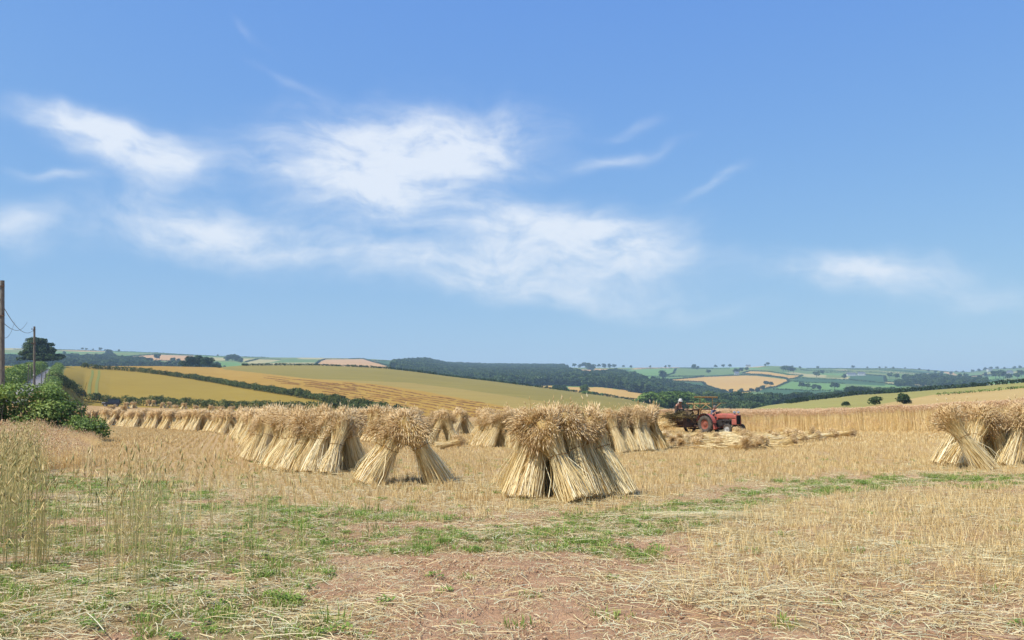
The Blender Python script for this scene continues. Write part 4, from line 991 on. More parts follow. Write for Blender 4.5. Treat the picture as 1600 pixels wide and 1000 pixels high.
def build_binder(P, yaw):
    """reaper-binder, local +X forwards, +Y to the cutting side"""
    t = empty('reaper_binder', P, yaw); tag(t, 'old reaper binder with dirty canvases and wooden reel behind the tractor', 'binder')
    solid(t, 'main_frame', M['rust'], lambda b_: (b_.box((0, .1, .55), (1.5, .10, .10)), b_.box((0, .9, .50), (1.4, .09, .09)), b_.box((.6, .6, .5), (.09, 2.6, .09)), b_.box((-.6, .6, .5), (.09, 2.6, .09)), b_.tube([(.6, .1, .5), (1.1, -.1, .46), (2.0, -.25, .44)], .05, 8),
          b_.box((-.5, -.35, .95), (.07, .07, .9)), b_.box((.5, -.35, .95), (.07, .07, .9)), b_.box((.5, .75, 1.05), (.07, .07, 1.1)), b_.box((-.5, .75, 1.05), (.07, .07, 1.1)), b_.box((.5, .2, 1.5), (.07, 1.2, .07)), b_.box((-.5, .2, 1.5), (.07, 1.2, .07))))
    bw = empty('bull_wheel', (0, .45, .45)); bw.parent = t
    solid(bw, 'wheel_rim', M['rust'], lambda b_: (b_.lathe([(.45, -.12), (.45, .12), (.42, .12), (.42, -.12)], 28, 'Y', closed=True), [b_.box((math.cos(a) * .45, 0, math.sin(a) * .45), (.03, .24, .03), Matrix.Rotation(-a, 3, 'Y')) for a in np.linspace(0, 2 * math.pi, 19)[:-1]]))
    for i in range(8): a = i * math.pi / 4; solid(bw, 'spoke', M['rust'], lambda b_: b_.tube([(0, 0, 0), (math.cos(a) * .43, 0, math.sin(a) * .43)], .014, 6))
    gw = empty('grain_wheel', (-.1, 2.2, .28)); gw.parent = t
    solid(gw, 'wheel_rim', M['rust'], lambda b_: b_.lathe([(.28, -.05), (.28, .05), (.26, .05), (.26, -.05)], 20, 'Y', closed=True))
    for i in range(5): a = i * 1.2566; solid(gw, 'spoke', M['rust'], lambda b_: b_.tube([(0, 0, 0), (math.cos(a) * .27, 0, math.sin(a) * .27)], .012, 6))
    solid(t, 'cutting_platform', M['rust'], lambda b_: (b_.box((.1, 1.5, .26), (1.0, 1.6, .04)), b_.box((.62, 1.5, .25), (.05, 1.7, .06)), [b_.box((.72, .75 + i * .1, .24), (.16, .025, .02)) for i in range(16)]))
    solid(t, 'elevator_canvas', M['canvas'], lambda b_: (b_.loft([[(-.48, .95, .4), (.48, .95, .4), (.48, .95, .45), (-.48, .95, .45)], [(-.48, .25, 1.42), (.48, .25, 1.42), (.48, .25, 1.47), (-.48, .25, 1.47)], [(-.48, -.05, 1.42), (.48, -.05, 1.42), (.48, -.05, 1.46), (-.48, -.05, 1.46)]]),
          [b_.box((0, .95 - .7 * i / 6, .46 + 1.0 * i / 6), (.94, .03, .03)) for i in range(1, 6)]))
    solid(t, 'platform_canvas', M['canvas'], lambda b_: (b_.box((.1, 1.5, .30), (.9, 1.5, .03)), [b_.box((.1, .85 + i * .22, .325), (.88, .03, .02)) for i in range(7)]))
    solid(t, 'binding_deck', M['canvas'], lambda b_: (b_.loft([[(-.6, .05, 1.36), (.6, .05, 1.36), (.6, .05, 1.40), (-.6, .05, 1.40)], [(-.65, -.55, 1.02), (.65, -.55, 1.02), (.65, -.55, 1.06), (-.65, -.55, 1.06)], [(-.65, -.95, .78), (.65, -.95, .78), (.65, -.95, .81), (-.65, -.95, .81)]])))
    solid(t, 'side_shield', M['rust'], lambda b_: (b_.box((.66, -.3, .8), (.03, 1.2, .85)), b_.box((-.66, -.25, .85), (.03, 1.0, .8)), b_.box((0, -.5, .62), (1.25, .03, .5)), b_.box((.1, .62, .9), (1.0, .03, .7))), .005)
    solid(t, 'knotter', M['castiron'], lambda b_: (b_.tube([(-.1, -.15, 1.3), (-.1, -.4, 1.55), (-.1, -.75, 1.45), (-.1, -.95, 1.15)], .045, 8), b_.box((.0, -.3, 1.5), (.3, .2, .16)), b_.tube([(.0, -.6, .6), (.05, -.95, .9), (.05, -.85, 1.2)], .025, 6), b_.lathe([(.16, -.02), (.16, .02)], 18, 'Y', (.3, -.45, 1.15)), b_.lathe([(.001, -.02), (.18, -.02), (.18, .02), (.001, .02)], 18, 'X', (.7, -.45, .9)), b_.lathe([(.001, -.02), (.12, -.02), (.12, .02), (.001, .02)], 18, 'X', (.7, -.1, 1.1))), .008)
    solid(t, 'discharge_arm', M['rust'], lambda b_: [b_.tube([(-.35 + i * .35, -.6, .85), (-.35 + i * .35, -1.0, 1.05), (-.35 + i * .35, -1.25, .82)], .018, 6) for i in range(3)])
    solid(t, 'drive_chain', M['black'], lambda b_: b_.tube([(.69, -.45, 1.08), (.69, -.12, 1.22), (.69, .45, .6), (.69, .35, .4), (.69, -.4, .72), (.69, -.45, 1.08)], .018, 6))
    solid(t, 'twine_can', M['rust'], lambda b_: b_.lathe([(.001, -.16), (.13, -.16), (.13, .16), (.001, .16)], 16, 'Z', (-.35, -.42, 1.62)), smooth=False)
    solid(t, 'lever', M['rust'], lambda b_: (b_.tube([(.2, -.05, 1.3), (.0, -.1, 1.95)], .018, 6), b_.tube([(.3, .1, 1.3), (.15, .1, 2.05)], .018, 6), b_.tube([(.35, .3, 1.4), (.5, .3, 2.0)], .018, 6)))
    solid(t, 'seat', M['rust'], lambda b_: (b_.lathe([(.001, -.02), (.12, -.02), (.2, .02), (.22, .05)], 14, 'Z', (-.72, -.05, 1.30)), b_.tube([(-.3, 0, .9), (-.72, -.05, 1.28)], .03, 6)))
    rl = empty('reel', (.62, 1.42, 1.55)); rl.parent = t
    for k_, a in enumerate(np.linspace(0, 2 * math.pi, 7)[:-1] + .55):
        c = (math.cos(a) * .82, 0, math.sin(a) * .82)
        solid(rl, 'reel_slat', M['wood'], lambda b_: b_.box(c, (.10, 2.3, .025), Matrix.Rotation(-a + .5, 3, 'Y')))
        solid(rl, 'reel_arm', M['wood'], lambda b_: [b_.box((c[0] / 2, y, c[2] / 2), (.82, .04, .035), Matrix.Rotation(-a, 3, 'Y')) for y in (-.62, .62)])
    solid(rl, 'reel_shaft', M['rust'], lambda b_: (b_.tube([(0, -1.3, 0), (0, .8, 0)], .03, 8), b_.lathe([(.12, -.66), (.12, -.58)], 14, 'Y'), b_.lathe([(.12, .58), (.12, .66)], 14, 'Y')))
    solid(t, 'reel_post', M['wood'], lambda b_: b_.tube([(.1, .55, 1.3), (.35, .5, 1.75), (.62, .35, 1.55)], .035, 8))
    return t
BP = TP - hv * 2.35; BP.z = ground(BP.x, BP.y)
build_binder(BP, TRACTOR_YAW)
seated_person(BP - hv * .72 - lv * .05, TRACTOR_YAW, 'person in dark clothes and a white sun hat riding on the binder', M['darkcloth'], M['darkcloth'], (.34, .12, 1.62), hip=1.33, hat=True, lean=.22, head_turn=-.5, footz=.85)
# straw riding on the binder deck and a sheaf just being thrown out
r = np.random.default_rng(8)
def straw_bunch(name, label, P, n, L, wid, spreadx, spready, h, ang, cat='straw'):
    x = r.normal(0, spreadx, n); y = r.normal(0, spready, n); a = r.normal(ang, .5, n); z = np.abs(r.normal(0, h, n)); dz = r.normal(-.25, .25, n); l_ = L * r.uniform(.6, 1.1, n)
    Pts = np.stack([np.stack([x + np.cos(a) * l_ * (t - .5), y + np.sin(a) * l_ * (t - .5), z + dz * l_ * (t - .2) ** 2 * np.sign(t - .2)], 1) for t in (0, .35, .7, 1)], 1)
    V, Q, own = ribbons(Pts, unit(r.normal(0, 1, (n, 3))), np.full((n, 4), wid)); o = link(name, mesh(name, V, Q, mats=[M['straw']], rnd=np.clip(r.beta(2, 2, n), 0, 1)[own])); o.location = P; tag(o, label, cat); return o
M['weedy'] = leaf_mat('weedy_straw', [S(58, 50, 30, 1.0), S(96, 84, 50, 1.0), S(140, 122, 76, 1.0), S(190, 168, 112, 1.0)], .1, .7, .1, .2)
wd_ = straw_bunch('loose_straw', 'tangled straw and weed hanging over the binder deck', BP - lv * .65 + hv * .0 + Vector((0, 0, .98)), 800, .7, .014, .45, .42, .17, math.atan2(lv.y, lv.x) + .3); wd_.data.materials[0] = M['weedy']
straw_bunch('hanging_straw', 'pale straw trailing from the back of the binder to the ground', BP - lv * 1.1 - hv * .75 + Vector((0, 0, .42)), 260, 1.0, .010, .25, .3, .18, math.atan2(-hv.y, -hv.x) + .5)
# heap of bright straw in front of the tractor, long stems
hp = npx(1163, 700); straw_bunch('straw_heap', 'bright heap of long pale straw in front of the tractor', hp + Vector((0, 0, .05)), 900, 1.4, .009, .75, .75, .09, -.65)

# vehicle parked under the far hedge
def build_car(P, yaw):
    t = empty('parked_vehicle', P, yaw); tag(t, 'dark boxy off-road vehicle parked under the far hedge on the left', 'car')
    solid(t, 'body', M['carpaint'], lambda b_: (b_.box((-.35, 0, .82), (3.2, 1.66, .62)), b_.box((1.6, 0, .80), (.75, 1.30, .58)), b_.box((1.55, 0, .92), (.85, 1.6, .10))), .05)
    solid(t, 'cabin', M['carpaint'], lambda b_: (b_.box((-.62, 0, 1.82), (2.65, 1.56, .08)), [b_.box((x, s_ * .76, 1.45), (.10, .06, .70)) for x in (-1.9, -1.0, -.1, .62) for s_ in (-1, 1)], b_.box((-1.92, 0, 1.20), (.06, 1.5, .14))), .02)
    solid(t, 'window', M['glass'], lambda b_: (b_.box((-.65, 0, 1.46), (2.5, 1.50, .62), None, .98),))
    for x in (1.25, -1.35):
        for s_ in (-1, 1): wheel(t, 'wheel', (x, s_ * .70, .40), .40, .22, .22, M['silver'], 0)
    for s_ in (-1, 1): solid(t, 'headlight', M['chrome'], lambda b_, s_=s_: b_.lathe([(.001, .05), (.10, .04), (.10, 0)], 14, 'X', (1.98, s_ * .45, .92)))
    solid(t, 'bumper', M['silver'], lambda b_: (b_.box((2.08, 0, .55), (.12, 1.6, .14)), b_.box((-2.02, 0, .55), (.1, 1.5, .12))), .02)
    solid(t, 'radiator_grille', M['silver'], lambda b_: [b_.box((1.99, -.24 + i * .08, .88), (.02, .03, .4)) for i in range(7)])
    solid(t, 'front_wing', M['silver'], lambda b_: [b_.box((1.62, s_ * .78, .93), (.80, .12, .22)) for s_ in (-1, 1)], .03)  # silver stands in for sun reflected off the navy wings
    solid(t, 'spare_wheel', M['tyre'], lambda b_: b_.lathe([(.001, -.08), (.34, -.08), (.38, 0), (.34, .08), (.001, .08)], 20, 'X', (-2.06, 0, 1.05)), smooth=True)
cp = gpx(173, 213); build_car(cp, D(198))

# telegraph poles and wires
def pole(P, h, r0, label, lean=0.0):
    t = empty('telegraph_pole', P); t.rotation_euler[1] = lean; tag(t, label, 'pole')
    solid(t, 'post', M['pole'], lambda b_: b_.tube([(0, 0, -.5), (0, 0, h * .5), (.02, 0, h)], [r0, r0 * .88, r0 * .75], 12))
    solid(t, 'bracket', M['rust'], lambda b_: [(b_.box((0, -.16, h - z), (.5, .05, .05)), b_.tube([(.2, -.16, h - z), (.2, -.16, h - z + .16)], .03, 6), b_.tube([(-.2, -.16, h - z), (-.2, -.16, h - z + .16)], .03, 6)) for z in (.35, 2.1)])
    solid(t, 'sign_plate', M['silver'], lambda b_: b_.box((.0, -r0 - .02, h * .28), (.14, .01, .18)))
    return t
def upright(px, y0, y1, Y):
    a, b_ = at(px, y0, Y), at(px, y1, Y); k_ = (a.x - b_.x) / (a.z - b_.z); z = ground(b_.x, Y); z = ground(b_.x - k_ * (b_.z - z), Y)
    return Vector((b_.x - k_ * (b_.z - z), Y, z)), a.z - z, math.atan(k_)
p1, h1, q1 = upright(3, 438, 597, 50); pole(p1, h1, .16, 'nearest weathered telegraph pole at the left edge of the picture', q1)
p2, h2, q2 = upright(53.5, 510, 600, 104); pole(p2, h2, .15, 'second telegraph pole standing in front of the spreading oak', q2)
p3 = gpx(50, 330); h3 = 6
def wire(a, b_, sag, label, n=24):
    pts = []
    for t in np.linspace(0, 1, n): q = Vector(a).lerp(Vector(b_), t); q.z -= sag * 4 * t * (1 - t); pts.append(q)
    w = MB(); w.tube(pts, .022, 5); o = w.build('overhead_wire', M['wire']); tag(o, label, 'wire')
T1 = p1 + Vector((h1 * math.tan(q1), -.16, h1)); T2 = p2 + Vector((h2 * math.tan(q2), -.16, h2))
wire(T1 - Vector((0, 0, 1.1)), T2 - Vector((0, 0, .5)), 1.0, 'upper wire sagging between the two telegraph poles')
wire(T1 - Vector((0, 0, 2.2)), gpx(34, 128) + Vector((0, 0, 9.6)), 1.0, 'lower wire sagging from the nearest pole towards the oak')
wire(T2 - Vector((0, 0, .5)), gpx(52, 318) + Vector((0, 0, 11)), 2.0, 'wire running from the second pole on to the oak')
wire(T1 - Vector((0, 0, 3.2)), gpx(14, 150) + Vector((0, 0, 10.5)), 1.2, 'thin wire dropping steeply beside the nearest pole')
def fence_post(px, Y, h, label):
    p = gpx(px, Y); o = MB(); o.tube([(0, 0, -.3), (0, 0, h * .6), (0, 0, h)], [.07, .065, .06], 8); x = o.build('fence_post', M['pole']); x.location = p; tag(x, label, 'post', None)
fence_post(41, 128, 3.4, 'tall grey post standing left of the second telegraph pole by the lane')
fence_post(44.5, 132, 3.0, 'grey post close beside the tall post by the lane')
fence_post(62, 140, 2.6, 'leftmost of the three slim posts seen against the pale lane')
fence_post(68, 150, 2.6, 'middle one of the three slim posts seen against the pale lane')
fence_post(73.5, 155, 3.0, 'rightmost of the three slim posts seen against the pale lane')

# far farmhouses and barns
def house(px, py, w, d, h, yaw, label, ymin=900, roofm='slate', wins=4):
    p = hit(px, py, ymin); p.z -= .2; t = empty('farmhouse', p, yaw); tag(t, label, 'house')
    solid(t, 'wall', M['whitewall'], lambda b_: b_.loft([[(-w / 2, -d / 2, 0), (w / 2, -d / 2, 0), (w / 2, d / 2, 0), (-w / 2, d / 2, 0)], [(-w / 2, -d / 2, h), (w / 2, -d / 2, h), (w / 2, d / 2, h), (-w / 2, d / 2, h)]]))
    solid(t, 'roof', M[roofm], lambda b_: b_.loft([[(-w / 2 - .3, -d / 2 - .3, h + .01), (-w / 2 - .3, d / 2 + .3, h + .01), (-w / 2 - .3, 0, h + d * .42)], [(w / 2 + .3, -d / 2 - .3, h + .01), (w / 2 + .3, d / 2 + .3, h + .01), (w / 2 + .3, 0, h + d * .42)]]))
    if wins > 0:
        solid(t, 'chimney', M['slate'], lambda b_: b_.box((w * .38, 0, h + d * .42), (.8, .8, 1.6)))
        for i in range(wins): solid(t, 'window', M['window'], lambda b_: b_.box((-w / 2 + w * (i + .5) / wins, -d / 2 - .02, h * .55), (1.2, .08, 1.4)))
house(901, 594, 14, 8, 5, .1, 'white house among the woods left of the golden valley field'); house(955, 593, 10, 8, 6, -.2, 'small bright white house in the wooded valley')
house(931, 595, 16, 8, 4, .1, 'long pale building between the two white valley houses'); house(1169, 574.3, 12, 8, 5, 0, 'white house on the skyline beyond the tractor')
house(1330, 587.5, 22, 9, 4.5, .1, 'left one of the pale farm buildings on the green hillside'); house(1346, 586.8, 16, 9, 5, -.1, 'right one of the pale farm buildings on the green hillside')
house(1488, 597, 30, 10, 5, .1, 'long white barn in the fold of the right hills', wins=0); house(1546, 580.5, 14, 9, 7, .2, 'white house high on the right hills'); house(1569, 585, 24, 9, 4.5, 0, 'pale long farmhouse right of the white house on the hills')
house(1578, 584, 14, 9, 5, .3, 'pale cottage at the right end of the long farmhouse'); house(1151, 585.5, 10, 8, 4, 0, 'small pale house beside the trees above the golden hill')
# ------------------------------------------------------------------ scattering of uncountable things (real instanced geometry, one object each)
SRC = {}
def source(key, meshes):
    c = bpy.data.collections.new('source_' + key)
    for i, me in enumerate(meshes):
        o = bpy.data.objects.new(f'{me.name}', me); o.name = f'{key}_{i:03d}'; c.objects.link(o)
    SRC[key] = c; return c
def scatter(name, pts, rotz, scl, key, tiltx=None, tilty=None, idx=None, kind='stuff', seed=0, parent=None):
    pts = np.asarray(pts, np.float32); n = len(pts); c = SRC[key]; nv = len(c.objects)
    r = np.random.default_rng(seed)
    rot = np.zeros((n, 3), np.float32); rot[:, 2] = rotz
    if tiltx is not None: rot[:, 0] = tiltx
    if tilty is not None: rot[:, 1] = tilty
    me = bpy.data.meshes.new(name); me.vertices.add(n); me.vertices.foreach_set('co', pts.ravel())
    a = me.attributes.new('rot', 'FLOAT_VECTOR', 'POINT'); a.data.foreach_set('vector', rot.ravel())
    a = me.attributes.new('scl', 'FLOAT_VECTOR', 'POINT'); s_ = np.asarray(scl, np.float32)
    if s_.ndim == 1: s_ = np.repeat(s_[:, None], 3, 1)
    a.data.foreach_set('vector', s_.ravel())
    a = me.attributes.new('idx', 'INT', 'POINT'); a.data.foreach_set('value', (r.integers(0, nv, n) if idx is None else np.asarray(idx)).astype(np.int32))
    o = link(name, me, parent); tag(o, kind=kind)
    g = bpy.data.node_groups.new('scatter_' + name, 'GeometryNodeTree')
    g.interface.new_socket('Geometry', in_out='INPUT', socket_type='NodeSocketGeometry'); g.interface.new_socket('Geometry', in_out='OUTPUT', socket_type='NodeSocketGeometry')
    N = g.nodes.new; L = g.links.new
    gi, go = N('NodeGroupInput'), N('NodeGroupOutput'); ip = N('GeometryNodeInstanceOnPoints'); ci = N('GeometryNodeCollectionInfo')
    ci.inputs['Collection'].default_value = c; ci.inputs['Separate Children'].default_value = True; ci.inputs['Reset Children'].default_value = True
    def attr(nm, t):
        x = N('GeometryNodeInputNamedAttribute'); x.data_type = t; x.inputs['Name'].default_value = nm; return x.outputs['Attribute']
    er = N('FunctionNodeEulerToRotation'); L(attr('rot', 'FLOAT_VECTOR'), er.inputs[0])
    L(gi.outputs[0], ip.inputs['Points']); L(ci.outputs[0], ip.inputs['Instance']); ip.inputs['Pick Instance'].default_value = True
    L(attr('idx', 'INT'), ip.inputs['Instance Index']); L(er.outputs[0], ip.inputs['Rotation']); L(attr('scl', 'FLOAT_VECTOR'), ip.inputs['Scale'])
    L(ip.outputs[0], go.inputs[0])
    md = o.modifiers.new('scatter', 'NODES'); md.node_group = g
    return o

def stalks(name, r, n, area, h0, h1, wid, mats, bend=.12, ears=None, earr=.008, rows=None, segs=3, val=(2, 2), leaves=0, earl=.1, nod=.5):
    """a patch of standing stems; area = patch side or (x, y)"""
    ax_, ay_ = (area, area) if not isinstance(area, tuple) else area
    x = r.uniform(-ax_ / 2, ax_ / 2, n); y = r.uniform(-ay_ / 2, ay_ / 2, n)
    if rows: x = (np.floor(r.uniform(0, rows, n)) + .5) / rows * ax_ - ax_ / 2 + r.normal(0, .018, n)
    h = r.uniform(h0, h1, n); a = r.uniform(0, 2 * np.pi, n); bd = np.abs(r.normal(0, bend, n)) * h
    t = np.linspace(0, 1, segs + 1)
    P = np.stack([np.stack([x + np.cos(a) * bd * ti ** 1.8, y + np.sin(a) * bd * ti ** 1.8, h * ti * (1 - .15 * ti * bd / h)], 1) for ti in t], 1)
    w = r.uniform(0, np.pi, n); Wd = np.stack([np.cos(w), np.sin(w), 0 * w], 1)
    wd = (wid * r.uniform(.7, 1.3, n))[:, None] * np.linspace(1, .6, segs + 1)[None]
    V, Q, own = ribbons(P, Wd, wd); v = np.clip(r.beta(*val, n), 0, 1); rv = v[own]; T = np.zeros((0, 3), int); mi = np.zeros(len(Q), int)
    if leaves:
        m_ = int(n * leaves); i = r.integers(0, n, m_); tt = r.uniform(.2, .75, m_); la = r.uniform(0, 6.28, m_); ll = r.uniform(.1, .24, m_)
        k0 = np.minimum((tt * segs).astype(int), segs - 1); fr = tt * segs - k0
        B = P[i, k0] * (1 - fr[:, None]) + P[i, k0 + 1] * fr[:, None]; o_ = np.stack([np.cos(la), np.sin(la), 0 * la], 1)
        LP = np.stack([B, B + o_ * (ll * .5)[:, None] + np.array([0, 0, 1]) * (ll * .45)[:, None], B + o_ * ll[:, None] + np.array([0, 0, .1]) * ll[:, None]], 1)
        lw = np.stack([-np.sin(la), np.cos(la), 0 * la], 1); V2, Q2, o2 = ribbons(LP, lw, np.array([.5, 1, .15])[None] * wid * 1.6 * np.ones((m_, 1)))
        Q = np.concatenate([Q, Q2 + len(V)]); V = np.concatenate([V, V2]); rv = np.concatenate([rv, np.clip(v[i][o2] - .1, 0, 1)]); mi = np.zeros(len(Q), int)
    if ears:
        sel = r.random(n) < ears; o_ = np.stack([np.cos(a), np.sin(a), 0 * a], 1)[sel]
        d = unit(P[sel, -1] - P[sel, -2]) + o_ * np.abs(r.normal(0, nod, (sel.sum(), 1))) - np.array([0, 0, .3]) * np.abs(r.normal(0, nod, (sel.sum(), 1)))
        EV, T, eo = spindles(P[sel, -1], d, r.uniform(.8, 1.25, sel.sum()) * earl, np.full(sel.sum(), earr) * r.uniform(.8, 1.2, sel.sum()))
        T = T + len(V); V = np.concatenate([V, EV]); rv = np.concatenate([rv, np.clip(r.beta(2, 2, sel.sum()), 0, 1)[eo]])
    return mesh(name, V, Q, T, mats, np.concatenate([mi, np.full(len(T), len(mats) - 1)]), rv)
def blades(name, r, n, rad, h0, h1, wid, m, spread=.8, val=(2, 2)):
    a = r.uniform(0, 6.28, n); q = np.sqrt(r.random(n)) * rad; x, y = np.cos(a) * q, np.sin(a) * q
    h = r.uniform(h0, h1, n); la = a + r.normal(0, .9, n); s_ = np.abs(r.normal(.5, .35, n)) * spread
    P = np.stack([np.stack([x + np.cos(la) * h * s_ * t ** 1.5, y + np.sin(la) * h * s_ * t ** 1.5, h * (t - .35 * s_ * t * t)], 1) for t in (0, .4, .75, 1)], 1)
    Wd = np.stack([-np.sin(la), np.cos(la), 0 * la], 1)
    V, Q, own = ribbons(P, Wd, (wid * r.uniform(.7, 1.3, n))[:, None] * np.array([.8, 1, .7, .08])[None])
    v = np.clip(r.beta(*val, n), 0, 1)[own] * np.tile(np.repeat([.7, .9, 1, 1.1], 2), n)
    return mesh(name, V, Q, mats=[m], rnd=np.clip(v, 0, 1))
def weed(name, r, n, rad, h, m):
    """low broad-leaved weed: rosettes of folded leaves on short stems"""
    a = r.uniform(0, 6.28, n); ll = r.uniform(.015, .042, n); z = r.uniform(0.01, h, n); q = np.sqrt(r.random(n)) * rad * (1 - .5 * z / h)
    B = np.stack([np.cos(a * 7) * q, np.sin(a * 7) * q, z], 1); o_ = np.stack([np.cos(a), np.sin(a), r.uniform(-.2, .6, n)], 1)
    P = np.stack([B, B + o_ * (ll * .5)[:, None] + [0, 0, .006], B + o_ * ll[:, None]], 1); w = np.stack([-np.sin(a), np.cos(a), 0 * a], 1)
    V, Q, own = ribbons(P, w, np.array([.15, 1, .08])[None] * (ll * .28)[:, None])
    return mesh(name, V, Q, mats=[m], rnd=np.clip(r.beta(2, 3, n), 0, 1)[own])
def laid(name, r, n, area, l0, l1, wid, m, zr=.03, dirsd=None, val=(2, 2)):
    """straws lying flat, slightly bent, crossing each other"""
    x = r.uniform(-area / 2, area / 2, n); y = r.uniform(-area / 2, area / 2, n); L = r.uniform(l0, l1, n)
    a = r.uniform(0, 6.28, n) if dirsd is None else r.normal(0, dirsd, n) + np.pi * (r.random(n) < .5)
    bd = r.normal(0, .25, n); z0 = r.uniform(.004, zr, n); z1 = r.uniform(.004, zr * 1.6, n)
    P = np.stack([np.stack([x + L * (t - .5) * np.cos(a) - np.sin(a) * bd * L * (t - .5) ** 2, y + L * (t - .5) * np.sin(a) + np.cos(a) * bd * L * (t - .5) ** 2, z0 * (1 - t) + z1 * t + .012 * np.sin(t * 3.1)], 1) for t in (0, .33, .66, 1)], 1)
    Wd = unit(np.stack([-np.sin(a), np.cos(a), r.normal(0, .5, n)], 1))
    V, Q, own = ribbons(P, Wd, (wid * r.uniform(.6, 1.3, n))[:, None] * np.ones((1, 4)))
    return mesh(name, V, Q, mats=[m], rnd=np.clip(r.beta(*val, n), 0, 1)[own])

g_ = np.random.default_rng(77)
source('stubble_patch', [stalks('stubble_patch', g_, 78, .5, .05, .13, .0035, [M['stubble']], .25, rows=2, segs=1) for _ in range(6)])
source('stubble_far', [stalks('stubble_far', g_, 110, 1.0, .05, .13, .008, [M['stubble']], .25, rows=4, segs=1) for _ in range(4)])
source('stubble_tall', [stalks('stubble_tall', g_, 18, .34, .04, .15, .0026, [M['stubble']], .42, rows=2, segs=2, val=(2.4, 1.8)) for _ in range(7)])
source('litter', [laid('litter', g_, 22, .5, .06, .38, .0022, M['litter'], .03) for _ in range(6)])
source('litter_long', [laid('litter_long', g_, 7, .5, .3, .9, .0026, M['litter'], .05, .55, (1.8, 1.8)) for _ in range(6)])
source('grass', [blades('grass', g_, 50, .11, .02, .075, .0028, M['grass'], 1.0) for _ in range(6)] + [weed('weed', g_, 44, .10, .05, M['grass']) for _ in range(2)])
source('grass_tall', [blades('grass_tall', g_, 30, .12, .06, .2, .0028, M['grass'], .7) for _ in range(4)])
source('rye', [stalks('rye', g_, 20, .4, .55, 1.08, .0034, [M['greenwheat'], M['greenwheat']], .09, .9, .0085, segs=4, leaves=.7, earl=.11, nod=.35, val=(1.6, 2)) for _ in range(5)])
source('rye_single', [stalks('rye_single', g_, 4, .22, .55, 1.12, .0032, [M['greenwheat'], M['greenwheat']], .1, .8, .0085, segs=4, leaves=.9, earl=.11, nod=.3, val=(1.6, 2.2)) for _ in range(6)])
source('wheat', [stalks('wheat', g_, 70, .5, 1.18, 1.42, .006, [M['wheat'], M['wheatears']], .05, 1.0, .014, segs=3, leaves=.5, earl=.12, nod=.4, val=(2, 2)) for _ in range(5)])
source('dry_grass', [stalks('dry_grass', g_, 46, .6, .5, 1.0, .006, [M['wheat'], M['wheatears']], .14, .8, .012, segs=3, leaves=.8, earl=.12, nod=.5, val=(1.6, 2.2)) for _ in range(4)])

def cloud(n, x0, x1, y0, y1, seed, wedge=None):
    r = np.random.default_rng(seed); X = r.uniform(x0, x1, n); Y = r.uniform(y0, y1, n)
    if wedge: k_ = np.abs(X) < wedge * Y + 1.5; X, Y = X[k_], Y[k_]
    return X, Y, r
def place(name, X, Y, key, r, s0, s1, lift=0, rot=None, tilt=0.0):
    n = len(X); P = np.stack([X, Y, G(X, Y) + lift], 1)
    return scatter(name, P, r.uniform(0, 6.28, n) if rot is None else rot, r.uniform(s0, s1, n), key, None if not tilt else r.normal(0, tilt, n), None if not tilt else r.normal(0, tilt, n), seed=int(r.integers(1e6)))
# cut stubble in drill rows, near and far
ROWA = D(18)
def rows_grid(x0, x1, y0, y1, step, seed, wedge=.68):
    r = np.random.default_rng(seed); c, s = math.cos(ROWA), math.sin(ROWA); a = np.arange(-140, 140, step); A_, B_ = np.meshgrid(a, a)
    X = (A_ * c - B_ * s).ravel(); Y = (A_ * s + B_ * c).ravel(); k_ = (X > x0) & (X < x1) & (Y > y0) & (Y < y1) & (np.abs(X) < wedge * Y + 1.5)
    return X[k_], Y[k_], r
X, Y, r = rows_grid(-40, 40, 10, 33, .5, 1); jit = .012 + .3 * sm(-.2, .0, X / Y); X = X + r.normal(0, 1, len(X)) * jit; Y = Y + r.normal(0, .15, len(Y)); st, ta, gr = regions(X, Y); k_ = r.random(len(X)) < st * (1 - .45 * gr)
place('stubble', X[k_], Y[k_], 'stubble_patch', r, .85, 1.25, rot=ROWA + np.pi * r.integers(0, 2, k_.sum()) + r.normal(0, .5, k_.sum()) * sm(-.2, .0, X[k_] / Y[k_]))
X, Y, r = rows_grid(-80, 80, 33, 112, 1.0, 2); k_ = (X < 6) | (Y < 66)
place('stubble', X[k_], Y[k_], 'stubble_far', r, .9, 1.3, rot=ROWA + np.pi * r.integers(0, 2, k_.sum()))
# taller stubble on the right
X, Y, r = cloud(9000, 0, 14, 5, 18, 3, .7); st, ta, gr = regions(X, Y); k_ = r.random(len(X)) < ta * .62
place('stubble', X[k_], Y[k_], 'stubble_tall', r, .7, 1.35, rot=r.normal(.25, .5, k_.sum()), tilt=.16)
# straw lying about
X, Y, r = cloud(13000, -14, 14, 4.2, 26, 4, .72); st, ta, gr = regions(X, Y); nz = fbm(X, Y, .55, 3, 71)
dn = sm(.40, .62, nz) * .7 + .24 + .25 * ta + .35 * sm(.1, .25, X / Y) * (1 - sm(7.5, 9.5, Y)); dn = dn * (1 - .5 * st) * (1 - .3 * sm(-.25, -.05, X / Y) * (1 - sm(.05, .2, X / Y)))
k_ = r.random(len(X)) < dn * (.35 + .65 * (Y < 14)); place('straw_litter', X[k_], Y[k_], 'litter', r, .7, 1.25, .0)
X, Y, r = cloud(2600, -9, 10, 4.2, 15, 6, .72); nz = fbm(X, Y, .6, 3, 81); u = X / Y
dn = sm(.46, .62, nz) * np.clip(.2 + sm(.0, .25, u) * sm(3, 5, Y) * (1 - sm(7, 9.5, Y)) * .9 + (1 - sm(-.35, -.1, u)) * .45, 0, 1)
k_ = r.random(len(X)) < dn * .4; place('straw_litter', X[k_], Y[k_], 'litter_long', r, .6, 1.15, 0, rot=r.normal(-.35, .8, k_.sum()))
